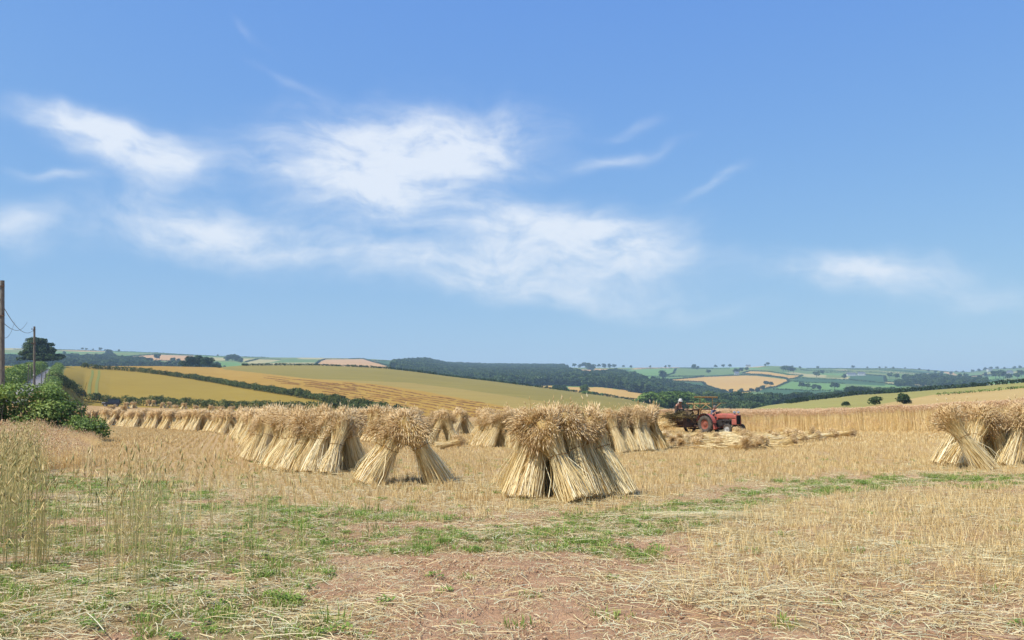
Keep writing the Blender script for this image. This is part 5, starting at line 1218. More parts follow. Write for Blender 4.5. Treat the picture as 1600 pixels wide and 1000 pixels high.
# long pale swath of straw right of centre
r = np.random.default_rng(9); P = [npx(x, 812 + (x - 1100) * .004) for x in np.linspace(1030, 1180, 26)]
place('straw_litter', np.array([p.x for p in P]) + r.normal(0, .06, 26), np.array([p.y for p in P]) + r.normal(0, .09, 26), 'litter_long', r, .8, 1.1, .02, rot=r.normal(0, .1, 26))
r = np.random.default_rng(10); P = [npx(x, 700 - (x - 90) * .33) for x in np.linspace(90, 205, 60)]
place('straw_litter', np.array([p.x for p in P]) + r.normal(0, .5, 60), np.array([p.y for p in P]) + r.normal(0, .9, 60), 'litter_long', r, 1.0, 1.8, .02, rot=r.normal(.9, .4, 60))
# straw fallen round the feet of the near stooks
r = np.random.default_rng(44); X = []; Y = []
for t in STOOKS[:9]:
    for _ in range(46):
        a = r.uniform(0, 6.28); q = r.uniform(.6, 1.5); X.append(t.location.x + math.cos(a) * q * 1.15); Y.append(t.location.y + math.sin(a) * q)
X, Y = np.array(X), np.array(Y); place('straw_litter', X, Y, 'litter', r, .8, 1.5, .01)
# grass and weeds
X, Y, r = cloud(34000, -16, 16, 4.2, 26, 5, .72); st, ta, gr = regions(X, Y); k_ = r.random(len(X)) < gr * .72 + .03
place('grass', X[k_], Y[k_], 'grass', r, .5, 1.25)
X, Y, r = cloud(6000, -16, 16, 6, 24, 15, .72); st, ta, gr = regions(X, Y); k_ = r.random(len(X)) < gr * .16
place('grass', X[k_], Y[k_], 'grass_tall', r, .5, 1.1)
# uncut rye and wheat down the left edge
X, Y, r = cloud(5200, -30, -3, 7.0, 40, 12); edge = -.545 * Y + (fbm(X, Y, .8, 2, 90) - .5) * 1.1
k_ = (X < edge) & (X > -.70 * Y - 1.5) & (r.random(len(X)) < .72 + .28 * sm(12, 20, Y)); place('uncut_rye', X[k_], Y[k_], 'rye', r, .72, 1.04, tilt=.06)
X, Y, r = cloud(900, -7, 0, 7.2, 12.5, 13); u = X / Y; w = np.exp(-((u + .435) / .05) ** 2) * .85 * (1 - sm(9.5, 12, Y)) + .06 * sm(-.5, -.4, u) * (1 - sm(-.3, -.16, u)) + np.exp(-((u + .30) / .012) ** 2) * .12
k_ = r.random(len(X)) < w; place('uncut_rye', X[k_], Y[k_], 'rye_single', r, .6, 1.05, tilt=.06)
# dry grass along the foot of the hedge
X, Y, r = cloud(4200, -32, -10, 21, 46, 14); k_ = (X > -.66 * Y) & (X < -.487 * Y + (fbm(X, Y, .5, 2, 95) - .5) * 2.4); ed = np.clip((-.487 * Y - X) / 2.5 + .25, .2, 1)[k_]; hs = (.35 + .75 * fbm(X[k_], Y[k_], .7, 3, 96)) * (.45 + .55 * ed)
place('dry_grass', X[k_], Y[k_], 'dry_grass', r, hs * .75, hs * 1.2, tilt=.1)
# clods and stones in the bare soil
def clods(name, r, n, area):
    V = []; T = []
    base = np.array([(1, 0, 0), (-1, 0, 0), (0, 1, 0), (0, -1, 0), (0, 0, 1), (0, 0, -1.)]); tri = np.array([(0, 2, 4), (2, 1, 4), (1, 3, 4), (3, 0, 4), (2, 0, 5), (1, 2, 5), (3, 1, 5), (0, 3, 5)])
    for i in range(n):
        s_ = .004 + .013 * r.random() ** 3; V.append(base * s_ * r.uniform(.5, 1.3, (6, 3)) * [1, 1, .7] + [r.uniform(-area, area), r.uniform(-area, area), s_ * .25]); T.append(tri + i * 6)
    return mesh(name, np.concatenate(V), None, np.concatenate(T), [M['clod']], smooth=False, rnd=np.repeat(r.random(n), 6))
M['clod'] = leaf_mat('soil_clods', [S(160, 122, 94, 1.1), S(196, 158, 122, 1.1), S(212, 178, 142, 1.1), S(204, 188, 164, 1.1)], 0, .95, .3, .1)
source('clods', [clods('clods', g_, 40, .3) for _ in range(5)])
X, Y, r = cloud(5200, -12, 12, 4.2, 16, 25, .72); st, ta, gr = regions(X, Y); k_ = r.random(len(X)) < (1 - st) * (.25 + .75 * fbm(X, Y, .9, 3, 57) ** 2)
place('soil_clods', X[k_], Y[k_], 'clods', r, .6, 1.5)
# short chaff everywhere
source('chaff', [laid('chaff', g_, 60, .6, .02, .10, .0016, M['litter'], .012) for _ in range(5)])
X, Y, r = cloud(6500, -13, 13, 4.2, 20, 26, .72); k_ = r.random(len(X)) < .25 + .75 * fbm(X, Y, .8, 3, 58)
place('chaff', X[k_], Y[k_], 'chaff', r, .7, 1.4)
# the standing wheat behind the tractor
EDGE_X = np.array([9.5, 14, 18, 20.5, 22.0, 23.6, 25.5, 45.]); EDGE_Y = np.array([69., 63.0, 58.0, 51.0, 45.5, 42.0, 40.5, 36.])
def wheat_edge(X): return np.interp(X, EDGE_X, EDGE_Y)
X, Y, r = cloud(52000, 8, 75, 34, 122, 16); e_ = wheat_edge(X) + (fbm(X, Y, .7, 2, 97) - .5) * .5
left = np.interp(Y, [60, 69, 122], [9.5, 9.5, 26]); k_ = (Y < 98) & (Y > e_) & (X > left) & (X < .72 * Y) & ((Y < e_ + 5) | (r.random(len(X)) < .55))
hs = .84 + .3 * fbm(X[k_], Y[k_], .35, 3, 98); place('standing_wheat', X[k_], Y[k_], 'wheat', r, hs * .93, hs * 1.07, tilt=.05)
X3 = r.uniform(9.5, 45, 420); Y3 = wheat_edge(X3) - np.abs(r.normal(0, .45, 420)); k_ = X3 < .72 * Y3; place('standing_wheat', X3[k_], Y3[k_], 'dry_grass', r, .35, .95, tilt=.14)
X2 = np.concatenate([r.uniform(9.5, 45, 2600)]); Y2 = wheat_edge(X2) + r.uniform(0, 2.2, len(X2)); k_ = X2 < .72 * Y2
hs = .84 + .3 * fbm(X2[k_], Y2[k_], .35, 3, 98); place('standing_wheat', X2[k_], Y2[k_], 'wheat', r, hs * .9, hs * 1.06, tilt=.07)
# ------------------------------------------------------------------ hedges, trees and woods
def leaf_quads(C, Nrm, size, r, fold=.25):
    """folded leaf sprays at C facing about Nrm"""
    n = len(C); d = unit(np.cross(Nrm, unit(r.normal(0, 1, (n, 3))))); w = unit(np.cross(Nrm, d)); Nn = unit(Nrm)
    l = (size * r.uniform(.7, 1.3, n))[:, None]; a = l * .42
    V = np.stack([C - d * l * .5, C + w * a - Nn * l * fold * .3, C + d * l * .5 - Nn * l * fold, C - w * a - Nn * l * fold * .3], 1).reshape(-1, 3)
    Q = (np.arange(n)[:, None] * 4 + np.arange(4)[None]); return V, Q
def lobes_mesh(name, lobes, per, size, m, r, shell=(.62, 1.03), down=.55, valjit=.2, upbias=.35):
    """foliage of many leaf sprays spread through overlapping lobes (c, (rx, ry, rz), tone)"""
    Vs, Qs, R_, n0 = [], [], [], 0
    for c, rad, tone in lobes:
        n = max(6, int(per * (rad[0] * rad[1] + rad[0] * rad[2] + rad[1] * rad[2]) / 3)); d = unit(r.normal(0, 1, (n, 3))); d[:, 2] = np.where(d[:, 2] < -down, -d[:, 2], d[:, 2])
        rr = r.uniform(shell[0], shell[1], n) ** .8 * (1 + .16 * np.sin(d[:, 0] * 5 + c[0]) * np.cos(d[:, 1] * 6 + c[1]))
        C = np.array(c) + d * np.array(rad) * rr[:, None]
        Nn = unit(d + r.normal(0, .55, (n, 3)) + np.array([0, 0, upbias]))
        V, Q = leaf_quads(C, Nn, size, r); Vs.append(V); Qs.append(Q + n0); n0 += len(V)
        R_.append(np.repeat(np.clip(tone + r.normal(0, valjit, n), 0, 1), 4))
    return mesh(name, np.concatenate(Vs), np.concatenate(Qs), mats=[m], rnd=np.concatenate(R_))
def trunk_mb(h, r0, spread, nl, r, lean=.0):
    t = MB(); top = Vector((lean * h, 0, h)); t.tube([(0, 0, -.4), (lean * h * .3, .05 * r0, h * .35), (lean * h * .6, 0, h * .7), top], [r0 * 1.25, r0, r0 * .75, r0 * .35], 8)
    for i in range(nl):
        a = i * 2.4 + r.random(); z = h * (.38 + .45 * i / max(nl, 1)); p = Vector((lean * z, 0, z)); e_ = p + Vector((math.cos(a) * spread, math.sin(a) * spread, h * .3))
        t.tube([p, (p + e_) / 2 + Vector((0, 0, h * .04)), e_], [r0 * .5, r0 * .32, r0 * .12], 6)
    return t
def tree_proto(seed, h, w, m, lob=11, per=26, size=.8, trunk=.22, flat=1.0, low=.3):
    """returns (crown mesh, trunk mesh) with the foot at the origin"""
    r = np.random.default_rng(seed); L = []
    for i in range(lob):
        z = r.uniform(low, .86); wz = math.sin(min(1.0, (z - low * .4) / (1 - low * .4)) * math.pi) ** .6; a = r.uniform(0, 6.28); q = w * .5 * wz * r.uniform(.3, .8)
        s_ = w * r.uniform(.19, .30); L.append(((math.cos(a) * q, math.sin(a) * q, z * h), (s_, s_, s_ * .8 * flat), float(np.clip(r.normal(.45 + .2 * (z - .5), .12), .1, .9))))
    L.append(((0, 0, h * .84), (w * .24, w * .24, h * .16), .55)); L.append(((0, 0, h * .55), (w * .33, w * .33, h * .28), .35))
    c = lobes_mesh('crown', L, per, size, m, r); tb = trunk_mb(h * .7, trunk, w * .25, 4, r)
    me = bpy.data.meshes.new('trunk'); me.from_pydata(tb.v, [], tb.f); me.materials.append(M['bark']); return c, me
PROTO = {
 'round': [tree_proto(11 + i, 10, 9.5, M['leaf'], 13, 34, .75) for i in range(3)],
 'dark': [tree_proto(21 + i, 10, 10, M['leafdark'], 13, 34, .75) for i in range(3)],
 'tall': [tree_proto(31 + i, 12, 8.5, M['leaflight'], 16, 46, .7, low=.18) for i in range(3)],
 'bush': [tree_proto(41 + i, 4, 6, M['leafdark'], 9, 40, .6, .12, low=.12) for i in range(3)],
}
FARP = {'far': [tree_proto(61 + i, 10, 10, M['leafdark'], 8, 9, 1.7, low=.15) for i in range(3)]}
PROTO.update(FARP)
def tree(name, P, kind, h, label, group=None, cat='tree', wscale=1.0, seed=None):
    r = random.Random(seed if seed is not None else hash((round(P[0]), round(P[1]))))
    c, t_ = r.choice(PROTO[kind]); base = {'round': 10, 'dark': 10, 'tall': 12, 'bush': 4, 'far': 10}[kind]
    t = empty(name, P, r.uniform(0, 6.28)); tag(t, label, cat, group); s_ = h / base; t.scale = (s_ * wscale, s_ * wscale, s_)
    link('crown', c, t); link('trunk', t_, t); return t
def mid_hedge(name, pts, h, w, label, leaf=.45, per=26, m='hedge', seed=0, jag=.35, cat='hedge', group=None, trees=0):
    """a hedge following the ground, uneven along its top"""
    r = np.random.default_rng(900 + seed); L = []
    pts = [Vector(p) for p in pts]; n = 0
    for a, b_ in zip(pts[:-1], pts[1:]):
        d = (b_ - a).length; k_ = max(1, int(d / (w * .62)))
        for i in range(k_):
            p = a.lerp(b_, (i + r.uniform(0, .8)) / k_); hh = h * (1 + (fbm(np.array([p.x]), np.array([p.y]), .09, 3, seed)[0] - .5) * 2 * jag) * r.uniform(.85, 1.12)
            z = ground(p.x, p.y); L.append(((p.x + r.normal(0, w * .1), p.y + r.normal(0, w * .1), z + hh * .42), (w * .55, w * .55, hh * .58), float(np.clip(r.normal(.45, .14), .05, .95))))
    o = Vector(L[len(L) // 2][0]); L = [((c[0] - o.x, c[1] - o.y, c[2] - o.z), rr, t) for c, rr, t in L]
    e_ = empty(name, o); tag(e_, label, cat, group)
    link('foliage', lobes_mesh('foliage', L, per, leaf, M[m], r), e_)
    st = MB()
    for c, rr, t in L[::3]: st.tube([(c[0], c[1], c[2] - rr[2] * 1.2), (c[0] + .1, c[1], c[2])], [.09, .04], 5)
    st.build('stems', M['bark'], e_); return e_
# mid hedges, traced from where they stand
mid_hedge('field_hedge', [hit(x, y, 120) for x, y in [(128, 574.5), (180, 578.5), (220, 582), (260, 587), (300, 592.5), (340, 599), (400, 609.5), (450, 617.5), (500, 626), (540, 634), (575, 640), (604, 645)]],
          2.1, 2.6, 'long green hedge slanting down between the two golden wheat fields', leaf=.32, seed=1, per=140, m='fieldhedge')
mid_hedge('field_hedge', [gpx(x, Y) for x, Y in [(84, 190), (100, 205), (116, 213), (150, 221), (190, 220), (250, 217), (300, 212), (350, 207), (400, 201), (450, 195), (500, 190), (545, 186), (570, 184), (640, 176)]],
          2.2, 2.8, 'dark green hedge behind the parked vehicle along the top of the stubble', leaf=.28, seed=2, per=190, jag=.18, m='fieldhedge')
mid_hedge('field_hedge', [hit(x, y, 150) + Vector((0, 2, 0)) for x, y in [(340, 574.8), (350, 572.5), (380, 571.4), (430, 571), (490, 571), (550, 573.4), (600, 576), (650, 581.4), (700, 588.4), (760, 595), (800, 600), (850, 606.4), (920, 615.5), (1005, 627.5)]],
          1.5, 2.6, 'thin dark hedge along the crest of the pale barley field', leaf=.6, seed=3, per=40, m='leafdark')
mid_hedge('field_hedge', [hit(x, y, 120) for x, y in [(1232, 631), (1260, 627), (1300, 622.5), (1340, 617.6), (1400, 614.5), (1450, 610.5), (1500, 606.5), (1550, 602.3), (1600, 598), (1680, 592)]],
          1.6, 2.4, 'dark hedge along the crest of the yellow green field on the right', leaf=.5, seed=4, per=50, m='leafdark')
mid_hedge('grass_bank', [hit(x, y, 90) for x, y in [(1462, 618.5), (1500, 615.5), (1540, 612), (1580, 608.6), (1620, 605)]], .7, 1.3, 'low green bank between the yellow field and the straw coloured field', leaf=.35, seed=5, per=40, cat='bank')
mid_hedge('lane_hedge', [gpx(x, Y) for x, Y in [(-14, 106), (2, 118), (18, 135), (30, 160), (40, 190), (47, 225), (54, 265), (60, 310), (63, 330)]], 2.6, 3.0, 'clipped green hedge on the left side of the lane', leaf=.26, seed=6, per=200, jag=.15)
mid_hedge('lane_hedge', [gpx(x, Y) for x, Y in [(76, 120), (79, 150), (80, 185), (81, 220), (82, 260), (85, 300), (90, 330)]], 1.7, 2.6, 'low rough green hedge on the right side of the lane', leaf=.26, seed=7, per=200)
mid_hedge('field_hedge', [hit(x, y, 500) for x, y in [(912, 616), (940, 616.5)]] + [hit(925, 616, 500)], 1.5, 3, 'short green hedge beside the lone tree beyond the barley field', leaf=.6, seed=8, per=50)

# hedge in the left foreground: brambles and nettles, leaf by leaf
def big_hedge():
    r = np.random.default_rng(55); L = []
    path = [(-32, 34.5), (-29.5, 36), (-27.8, 37.2), (-25.6, 38.4), (-23.6, 39.3), (-22.2, 40.2), (-21.0, 41.2)]
    for a, b_ in zip(path[:-1], path[1:]):
        for i in range(22):
            t = r.random(); x = a[0] + (b_[0] - a[0]) * t + r.normal(0, .75); y = a[1] + (b_[1] - a[1]) * t + r.normal(0, .75)
            hh = (2.8 + .15 * math.sin(x * 1.3)) * float(np.interp(x, [-22.4, -20.2], [1, .6])) + r.normal(0, .12); s_ = r.uniform(.5, .95); z = r.uniform(.1, hh - s_ * .6)
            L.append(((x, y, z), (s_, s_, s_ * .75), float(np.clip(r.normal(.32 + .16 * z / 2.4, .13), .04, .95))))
    o = (-22.5, 37, 0); L = [((c[0] - o[0], c[1] - o[1], c[2]), q, t) for c, q, t in L]
    e_ = empty('bramble_hedge', o); tag(e_, 'big leafy green hedge in the left foreground, dry grass at its foot', 'hedge')
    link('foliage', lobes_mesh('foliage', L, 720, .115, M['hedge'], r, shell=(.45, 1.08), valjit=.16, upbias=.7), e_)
    st = MB()
    for i in range(70):
        c = L[r.integers(len(L))][0]; h = r.uniform(1.2, 2.9); a = r.uniform(0, 6.28)
        st.tube([(c[0], c[1], 0), (c[0] + .1, c[1], h * .6), (c[0] + math.cos(a) * .4, c[1] + math.sin(a) * .4, h)], [.025, .018, .006], 5)
    st.build('stems', M['bark'], e_)
    r2 = np.random.default_rng(56); b2 = empty('round_bush', (-20.05, 40.3, 0)); tag(b2, 'rounded green bush at the right end of the big left hedge', 'bush')
    L2 = [((r2.normal(0, .38), r2.normal(0, .5), r2.uniform(.15, .85)), (.55, .55, .48), float(np.clip(r2.normal(.4, .12), 0, 1))) for _ in range(22)]
    link('foliage', lobes_mesh('foliage', L2, 700, .11, M['hedge'], r2, shell=(.45, 1.06), upbias=.6), b2)
    s2 = MB()
    for i in range(9): a = i * .7; s2.tube([(math.cos(a) * .2, math.sin(a) * .2, -.05), (math.cos(a) * .6, math.sin(a) * .6, 1.5)], [.03, .01], 5)
    s2.build('stems', M['bark'], b2)
big_hedge()

# the oak by the lane, spreading flat tiers
def oak():
    r = np.random.default_rng(5); P = gpx(56, 335); P.z -= .2; L = []
    for z, w, n in [(4.2, 7.8, 17), (5.6, 7.6, 17), (7.0, 6.8, 15), (8.4, 5.6, 13), (9.8, 4.4, 10), (11.2, 2.9, 7)]:
        for i in range(n):
            a = i * 6.283 / n + r.uniform(-.2, .2); q = w * r.uniform(.35, .95); s_ = r.uniform(1.5, 2.3); L.append(((math.cos(a) * q + 1.0 - z * .12, math.sin(a) * q, z + r.normal(0, .3) - q * .06), (s_, s_, s_ * .48), float(np.clip(r.normal(.36, .12), 0, 1))))
    e_ = empty('oak_tree', P); tag(e_, 'dark spreading oak with flat tiers of foliage beside the lane', 'tree')
    link('crown', lobes_mesh('crown', L, 75, .55, M['leafdark'], r, upbias=.9), e_)
    trunk_mb(9.5, .55, 4.2, 9, r).build('trunk', M['bark'], e_)
oak()

# single trees of the middle distance
def trees(lst, kind, label, group=None, name='tree', ws=1.0, cat='tree'):
    for i, (px, py, ymin, h) in enumerate(lst):
        tree(name, hit(px, py, ymin), kind, h, label[i] if isinstance(label, list) else label, group, cat, ws, seed=int(px * 7 + py))
def trees_at(lst, kind, label, group=None, name='tree', ws=1.0, cat='tree'):
    for i, (px, top, Y, h) in enumerate(lst):       # crown top seen at a height, foot on hidden ground
        p = at(px, top, Y); tree(name, (p.x, p.y, p.z - h), kind, h, label[i] if isinstance(label, list) else label, group, cat, ws, seed=int(px * 7 + top))
trees_at([(299, 557, 600, 9), (313, 556.5, 605, 9.5), (325, 558.5, 600, 8), (285, 564, 600, 5), (336, 568, 585, 4)], 'dark', 'dark rounded tree in the clump on the crest of the golden field', 'clump on the golden crest', 'clump_tree', 1.15)
trees_at([(1008, 614, 440, 14), (1019, 611.5, 448, 15), (1030, 614, 440, 14), (1043, 612, 452, 15), (1056, 611, 448, 15), (1068, 612.5, 456, 15), (1080, 614, 450, 14), (1092, 619, 460, 13)], 'tall',
         'tall green tree in the grove just left of the tractor', 'grove left of the tractor', 'grove_tree', 1.35)
trees_at([(1100, 616, 620, 15), (1112, 613, 640, 16), (1126, 616, 630, 15), (1140, 615, 620, 15), (1152, 613.5, 640, 16), (1165, 615, 640, 15), (1178, 617, 620, 14), (1190, 616, 640, 15), (1203, 614, 660, 15), (1216, 616, 680, 14), (1224, 619, 660, 13), (1146, 625, 520, 13), (1164, 627, 500, 12), (1180, 628, 490, 11), (1198, 630, 480, 11), (1206, 633, 470, 9), (1130, 626, 540, 13), (1112, 626, 540, 13)],
         'dark', 'dark green tree in the wood behind the tractor', 'wood behind the tractor', 'wood_tree', 1.1)
trees_at([(1236, 615, 720, 12), (1247, 613, 720, 13), (1258, 613.5, 720, 13), (1270, 615, 740, 12), (1284, 613.5, 740, 12), (1300, 612, 760, 13), (1314, 611, 760, 13), (1328, 605.5, 800, 15), (1340, 604, 800, 16), (1352, 605, 800, 15), (1362, 607, 810, 14), (1376, 606, 820, 14), (1388, 605.5, 830, 14), (1400, 607, 840, 13), (1412, 606, 850, 13), (1424, 606, 860, 13), (1436, 604.5, 870, 13), (1450, 605, 880, 12), (1466, 604, 900, 12), (1480, 603, 900, 12), (1494, 601, 900, 11), (1505, 600, 900, 11)],
         'dark', 'dark tree in the line of woodland along the top of the yellow green field', 'woodland line beyond the yellow field', 'wood_tree', 1.2)
trees([(1322, 635.5, 150, .9), (1367, 633.2, 150, 1.6), (1413, 631, 150, 1.9)], 'bush', ['smallest of three dark bushes in the yellow green field', 'middle one of three dark bushes in the yellow green field', 'right and largest of three dark bushes in the yellow green field'], None, 'field_bush', 1.2, 'bush')
trees_at([(913.5, 600.5, 700, 9.0)], 'round', 'lone round tree standing beyond the pale barley field', name='lone_tree', ws=.85)
trees_at([(872, 602.5, 780, 5), (880, 601.5, 790, 5.5), (866, 603, 780, 4.5)], 'bush', 'bush in the low dark clump beyond the barley field crest', 'low clump beyond the barley', 'clump_bush', 1.4, 'bush')
trees_at([(1522, 597.5, 420, 4.2)], 'dark', 'dark tree rising from the crest hedge on the right', name='hedge_tree', ws=1.2)

# far trees across the valley
FT = [(129, 546.2, 7), (135, 546.2, 6), (145, 547, 5), (157, 546.5, 9), (164, 547.5, 5), (186, 548.7, 6), (340, 556.3, 5), (171, 556, 14), (174, 560, 12), (245, 563, 12), (236, 565, 7), (216, 564.5, 9), (222, 565, 9), (208, 566, 8), (214, 568, 9), (270, 566, 8), (278, 566.5, 7), (356, 564, 13), (363, 564, 14), (371, 564.5, 13), (376, 566, 9), (100, 553, 6),
      (886, 572.5, 10), (898, 573, 14), (906, 574, 12), (914, 575, 18), (920, 578, 20), (926, 578, 16), (936, 574, 12), (944, 574, 14), (952, 574.5, 14), (960, 575, 12), (974, 574.5, 8), (986, 574.5, 8), (1016, 574, 7), (1040, 574, 7), (1046, 574.5, 8), (1084, 576, 13), (1090, 577, 9), (1118, 574.8, 9), (1130, 574.5, 10), (1140, 574.5, 10), (1036, 591, 16), (1150, 584, 13), (1158, 582, 12), (1166, 580, 10), (1107, 584, 10), (1200, 571.6, 10), (1196, 571.8, 7), (1232, 582, 16), (1240, 583, 14), (1224, 580, 13),
      (1238, 575, 7), (1250, 576, 7), (1278, 576, 8), (1276, 590, 14), (1285, 584, 10), (1333, 575.8, 10), (1320, 591, 10), (1355, 576, 7), (1374, 576, 7), (1384, 576, 7), (1396, 576.5, 8), (1414, 576.6, 6), (1197, 603.5, 9), (1204, 604, 8), (1253, 607, 10), (1262, 608, 9), (1272, 608, 8), (1280, 608.5, 7), (1304, 609, 12), (1142, 615, 7), (1158, 615.5, 8), (1174, 614, 7), (1184, 613, 8), (1192, 610, 8),
      (1390, 591, 12), (1400, 593, 12), (1414, 596, 14), (1424, 597, 14), (1432, 596, 13), (1446, 597, 14), (1456, 598, 15), (1468, 597, 14), (1478, 598, 14), (1500, 594, 13), (1510, 592, 12), (1530, 598, 12), (1556, 592, 16), (1562, 591, 16), (1568, 592, 15), (1578, 594, 12), (1590, 592, 12), (1596, 589, 14), (1540, 588, 10), (1486, 585, 9), (1450, 582, 9), (1462, 583.5, 9), (1472, 585, 9), (1436, 579, 8), (1520, 582, 10), (1530, 580.6, 10), (1540, 579.6, 12), (1548, 578.4, 12), (1558, 577.2, 10), (1585, 576.5, 10), (1594, 575.5, 10), (1570, 578, 9), (1505, 583, 8), (1494, 582.4, 7)]
for i, (px, py, h) in enumerate(FT):
    sky_ = py < 577.2
    side = (('far tree on the skyline at the left', 'far skyline trees at the left') if py < 557 else ('far tree beside the tan stubble hill on the left', 'far trees by the left stubble hill') if px < 300 else ('far tree of the dark clump on the left hills right of the crest trees', 'far clump right of the crest trees')) if px < 400 else \
           (('far tree on the wooded skyline between the tan clearings', 'far trees on the wooded skyline')) if px < 1000 else \
           (('far tree on the skyline behind the tractor', 'far skyline trees behind the tractor') if sky_ else ('far tree at the lower edge of the large golden hill', 'far trees below the golden hill') if py > 602 and px < 1210 else ('far tree in the green pasture right of the golden hill', 'far trees in the right pasture') if py > 602 else ('far tree among the fields round the golden hill', 'far trees round the golden hill')) if px < 1300 else \
           (('far tree along the skyline of the right hills', 'far skyline trees on the right') if sky_ else ('far tree high on the right hills near the white house', 'far trees near the white house') if py < 589 else ('far tree low on the right hills near the white barn', 'far trees near the white barn'))
    tree('far_tree', hit(px, py, 950), 'far', h, side[0], side[1], 'tree', 1.25, seed=i)
# woods that read as one mass
def wood(name, poly, step, hmin, hmax, ymin, seed, label):
    r = np.random.default_rng(seed); xs = [p[0] for p in poly]; ys = [p[1] for p in poly]; us = [pxdir(x, 600)[0] for x in xs]
    n = int(4e5); Yc = r.uniform(ymin, 3000, n); Xc = r.uniform(min(us), max(us), n) * Yc; z = far_z(Xc, Yc); px, py = project(Xc, Yc, z)
    k_ = inpoly(px, py, poly); Xc, Yc, z = Xc[k_], Yc[k_], z[k_]
    cell = np.round(np.stack([Xc / step, Yc / step], 1)).astype(int); _, ui = np.unique(cell, axis=0, return_index=True); Xc, Yc, z = Xc[ui], Yc[ui], z[ui]
    h = r.uniform(hmin, hmax, len(Xc)) / 11
    o = scatter(name, np.stack([Xc, Yc, z], 1), r.uniform(0, 6.28, len(Xc)), np.stack([h * 1.05, h * 1.05, h], 1), 'crowns', seed=seed); tag(o, label, kind='stuff'); return len(Xc)
source('crowns', [c for c, t in PROTO['far']])
wood('woodland', [p for p in FIELDS if p[0] == 'woodland_floor'][0][3], 8.5, 9, 15, 1000, 1, 'dark blue green woodland filling the valley side beyond the barley field')
wood('woodland', [(-60, 575), (-60, 564), (40, 562), (90, 560), (150, 562), (168, 560), (190, 565), (228, 568), (228, 574), (340, 576), (340, 580), (-60, 580)], 9, 7, 12, 1150, 2, 'strip of dark trees below the green hillside on the left')
wood('woodland', [(1000, 605), (1030, 602), (1080, 614), (1130, 620), (1130, 626), (1060, 618), (1000, 612)], 9, 8, 13, 1000, 3, 'belt of trees running down behind the grove')
wood('woodland', [(1440, 590), (1470, 590), (1500, 597), (1540, 600), (1540, 606), (1400, 604), (1420, 598)], 12, 8, 13, 1000, 4, 'dark wood in the fold of the hills at the right')
# hedge lines across the far fields, one hedge each
def far_hedge(pl, seed, h=2.4, w=5.0):
    pts = [hit(x, y, 950) for x, y in pl]
    side = 'on the left hillside' if pl[0][0] < 620 else 'across the hills beyond the tractor' if pl[0][0] < 1260 else 'on the far right hills'
    mid_hedge('far_hedge', pts, h, w, 'thin dark hedge line between far fields ' + side, leaf=1.7, per=2.6, m='leafdark', seed=100 + seed, cat='hedge', group='far hedge lines ' + side)
FH = [[(20, 546.2), (60, 546.5), (100, 547), (186, 549.7), (244, 551.8), (300, 555), (336, 557), (420, 559.2)], [(188, 558.6), (244, 554)], [(244, 553.8), (302, 556)], [(244, 564), (300, 565)], [(354, 559), (376, 566)], [(384, 566), (404, 561.2), (440, 562)], [(492, 570.8), (500, 564), (508, 561.8)], [(508, 561.4), (545, 561.2), (568, 560.8)],
      [(568, 561), (584, 566), (618, 576)], [(584, 564), (624, 565), (664, 566)], [(996, 576.2), (1060, 575.5), (1140, 576)], [(1038, 588), (1052, 584), (1056, 576.5)], [(980, 588), (1038, 589), (1100, 588)], [(1038, 594), (1100, 588.7), (1160, 586.4), (1184, 586.6), (1230, 592.6)], [(1230, 592), (1233, 596.5), (1216, 604.5), (1190, 609)], [(1098, 597.6), (1104, 603.5), (1140, 614.6), (1186, 611)], [(1160, 584), (1192, 586), (1230, 592)],
      [(1160, 583.5), (1172, 579.7), (1198, 580.6), (1230, 585.6), (1254, 586.8)], [(1254, 586.8), (1244, 591.5), (1234, 593)], [(1244, 590), (1330, 594), (1384, 599.2)], [(1236, 596), (1320, 599.8)], [(1206, 608.8), (1320, 611.4)], [(1000, 598), (1034, 595.6), (1098, 597.2)], [(1384, 597), (1446, 600)], [(1384, 600.6), (1446, 604.8)], [(1382, 588), (1384, 597)], [(1330, 584), (1382, 588)], [(1290, 582), (1330, 581.4), (1376, 582), (1440, 585)], [(1320, 577), (1374, 578.4), (1440, 583)],
      [(1390, 576.3), (1440, 578), (1480, 581), (1515, 582), (1548, 577.4), (1580, 576.2), (1600, 575)], [(1519, 596), (1568, 595)], [(1519, 590.6), (1572, 587.8)], [(1250, 578), (1290, 579), (1330, 580)], [(1260, 576), (1310, 576), (1390, 576.2)], [(700, 572.4), (760, 574), (880, 575)], [(1480, 590), (1519, 588), (1572, 586), (1600, 584)]]
for i, pl in enumerate(FH): far_hedge(pl, i)
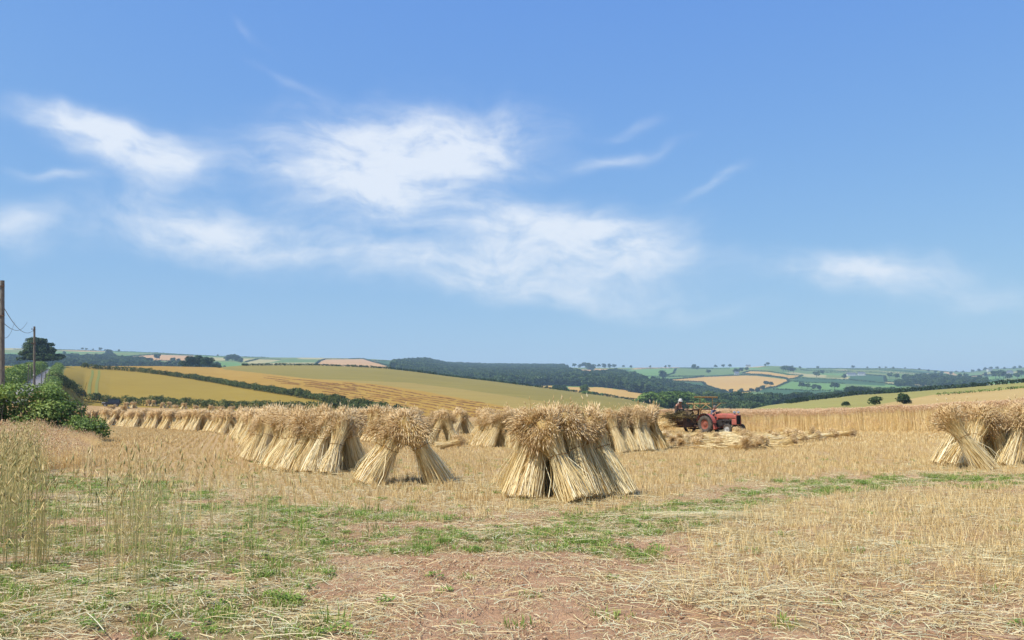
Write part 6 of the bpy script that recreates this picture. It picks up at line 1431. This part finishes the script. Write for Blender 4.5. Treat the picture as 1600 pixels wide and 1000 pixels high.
# lodged corn in broken ridges, its shadow streaks put into the brown colour
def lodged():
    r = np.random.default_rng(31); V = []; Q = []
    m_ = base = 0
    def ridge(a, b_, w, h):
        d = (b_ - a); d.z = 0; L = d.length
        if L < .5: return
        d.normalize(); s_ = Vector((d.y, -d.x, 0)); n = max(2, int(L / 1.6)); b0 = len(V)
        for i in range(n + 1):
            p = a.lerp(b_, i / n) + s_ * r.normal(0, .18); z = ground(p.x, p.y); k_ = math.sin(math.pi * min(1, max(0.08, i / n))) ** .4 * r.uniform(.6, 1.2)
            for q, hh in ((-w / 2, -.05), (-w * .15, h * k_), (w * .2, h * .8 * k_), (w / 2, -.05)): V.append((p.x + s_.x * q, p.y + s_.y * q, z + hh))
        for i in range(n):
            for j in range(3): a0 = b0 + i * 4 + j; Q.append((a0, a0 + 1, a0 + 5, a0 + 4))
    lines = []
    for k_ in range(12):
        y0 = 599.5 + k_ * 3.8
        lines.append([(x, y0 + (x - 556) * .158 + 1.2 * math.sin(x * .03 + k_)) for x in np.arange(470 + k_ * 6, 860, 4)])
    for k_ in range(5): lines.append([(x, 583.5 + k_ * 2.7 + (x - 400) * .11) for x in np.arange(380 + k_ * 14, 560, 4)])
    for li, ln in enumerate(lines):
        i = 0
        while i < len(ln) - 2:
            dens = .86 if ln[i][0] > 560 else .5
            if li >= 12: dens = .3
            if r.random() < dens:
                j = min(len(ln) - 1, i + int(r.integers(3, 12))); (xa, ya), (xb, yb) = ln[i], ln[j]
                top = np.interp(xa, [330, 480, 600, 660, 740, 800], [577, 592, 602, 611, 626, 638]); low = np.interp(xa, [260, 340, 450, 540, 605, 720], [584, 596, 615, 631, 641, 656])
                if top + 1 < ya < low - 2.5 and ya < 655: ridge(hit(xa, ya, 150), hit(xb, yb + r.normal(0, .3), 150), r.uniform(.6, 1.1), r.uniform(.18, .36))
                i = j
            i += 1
    m = mesh('lodged_wheat', V, Q, mats=[M['lodged']], rnd=r.random(len(V))); tag(link('lodged_wheat', m), 'broken ridges of flattened wheat with their shadow painted in brown across the golden field', kind='stuff')
M['lodged'] = leaf_mat('lodged_straw', [S(108, 74, 32, K), S(136, 98, 44, K), S(156, 114, 54, K)], 0, .9)  # dark brown stands in for the shadow along the laid rows
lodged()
# ------------------------------------------------------------------ haze in the valley air
def haze_box():
    m, n, bb, out = base_mat('haze_air')
    v = bb.n('ShaderNodeVolumePrincipled'); v.inputs['Color'].default_value = (0.60, 0.82, 1.0, 1)
    v.inputs['Density'].default_value = 0.00019; v.inputs['Anisotropy'].default_value = 0.0
    n.links.new(v.outputs[0], out.inputs['Volume'])
    h = MB(); zb = float(TV[:, 2].min()) - 1.0 - 1.0
    h.box((0, 2700, (zb + 230) / 2), (29000, 6100, 230 - zb))
    o = h.build('haze', m); tag(o, kind='stuff')
haze_box()
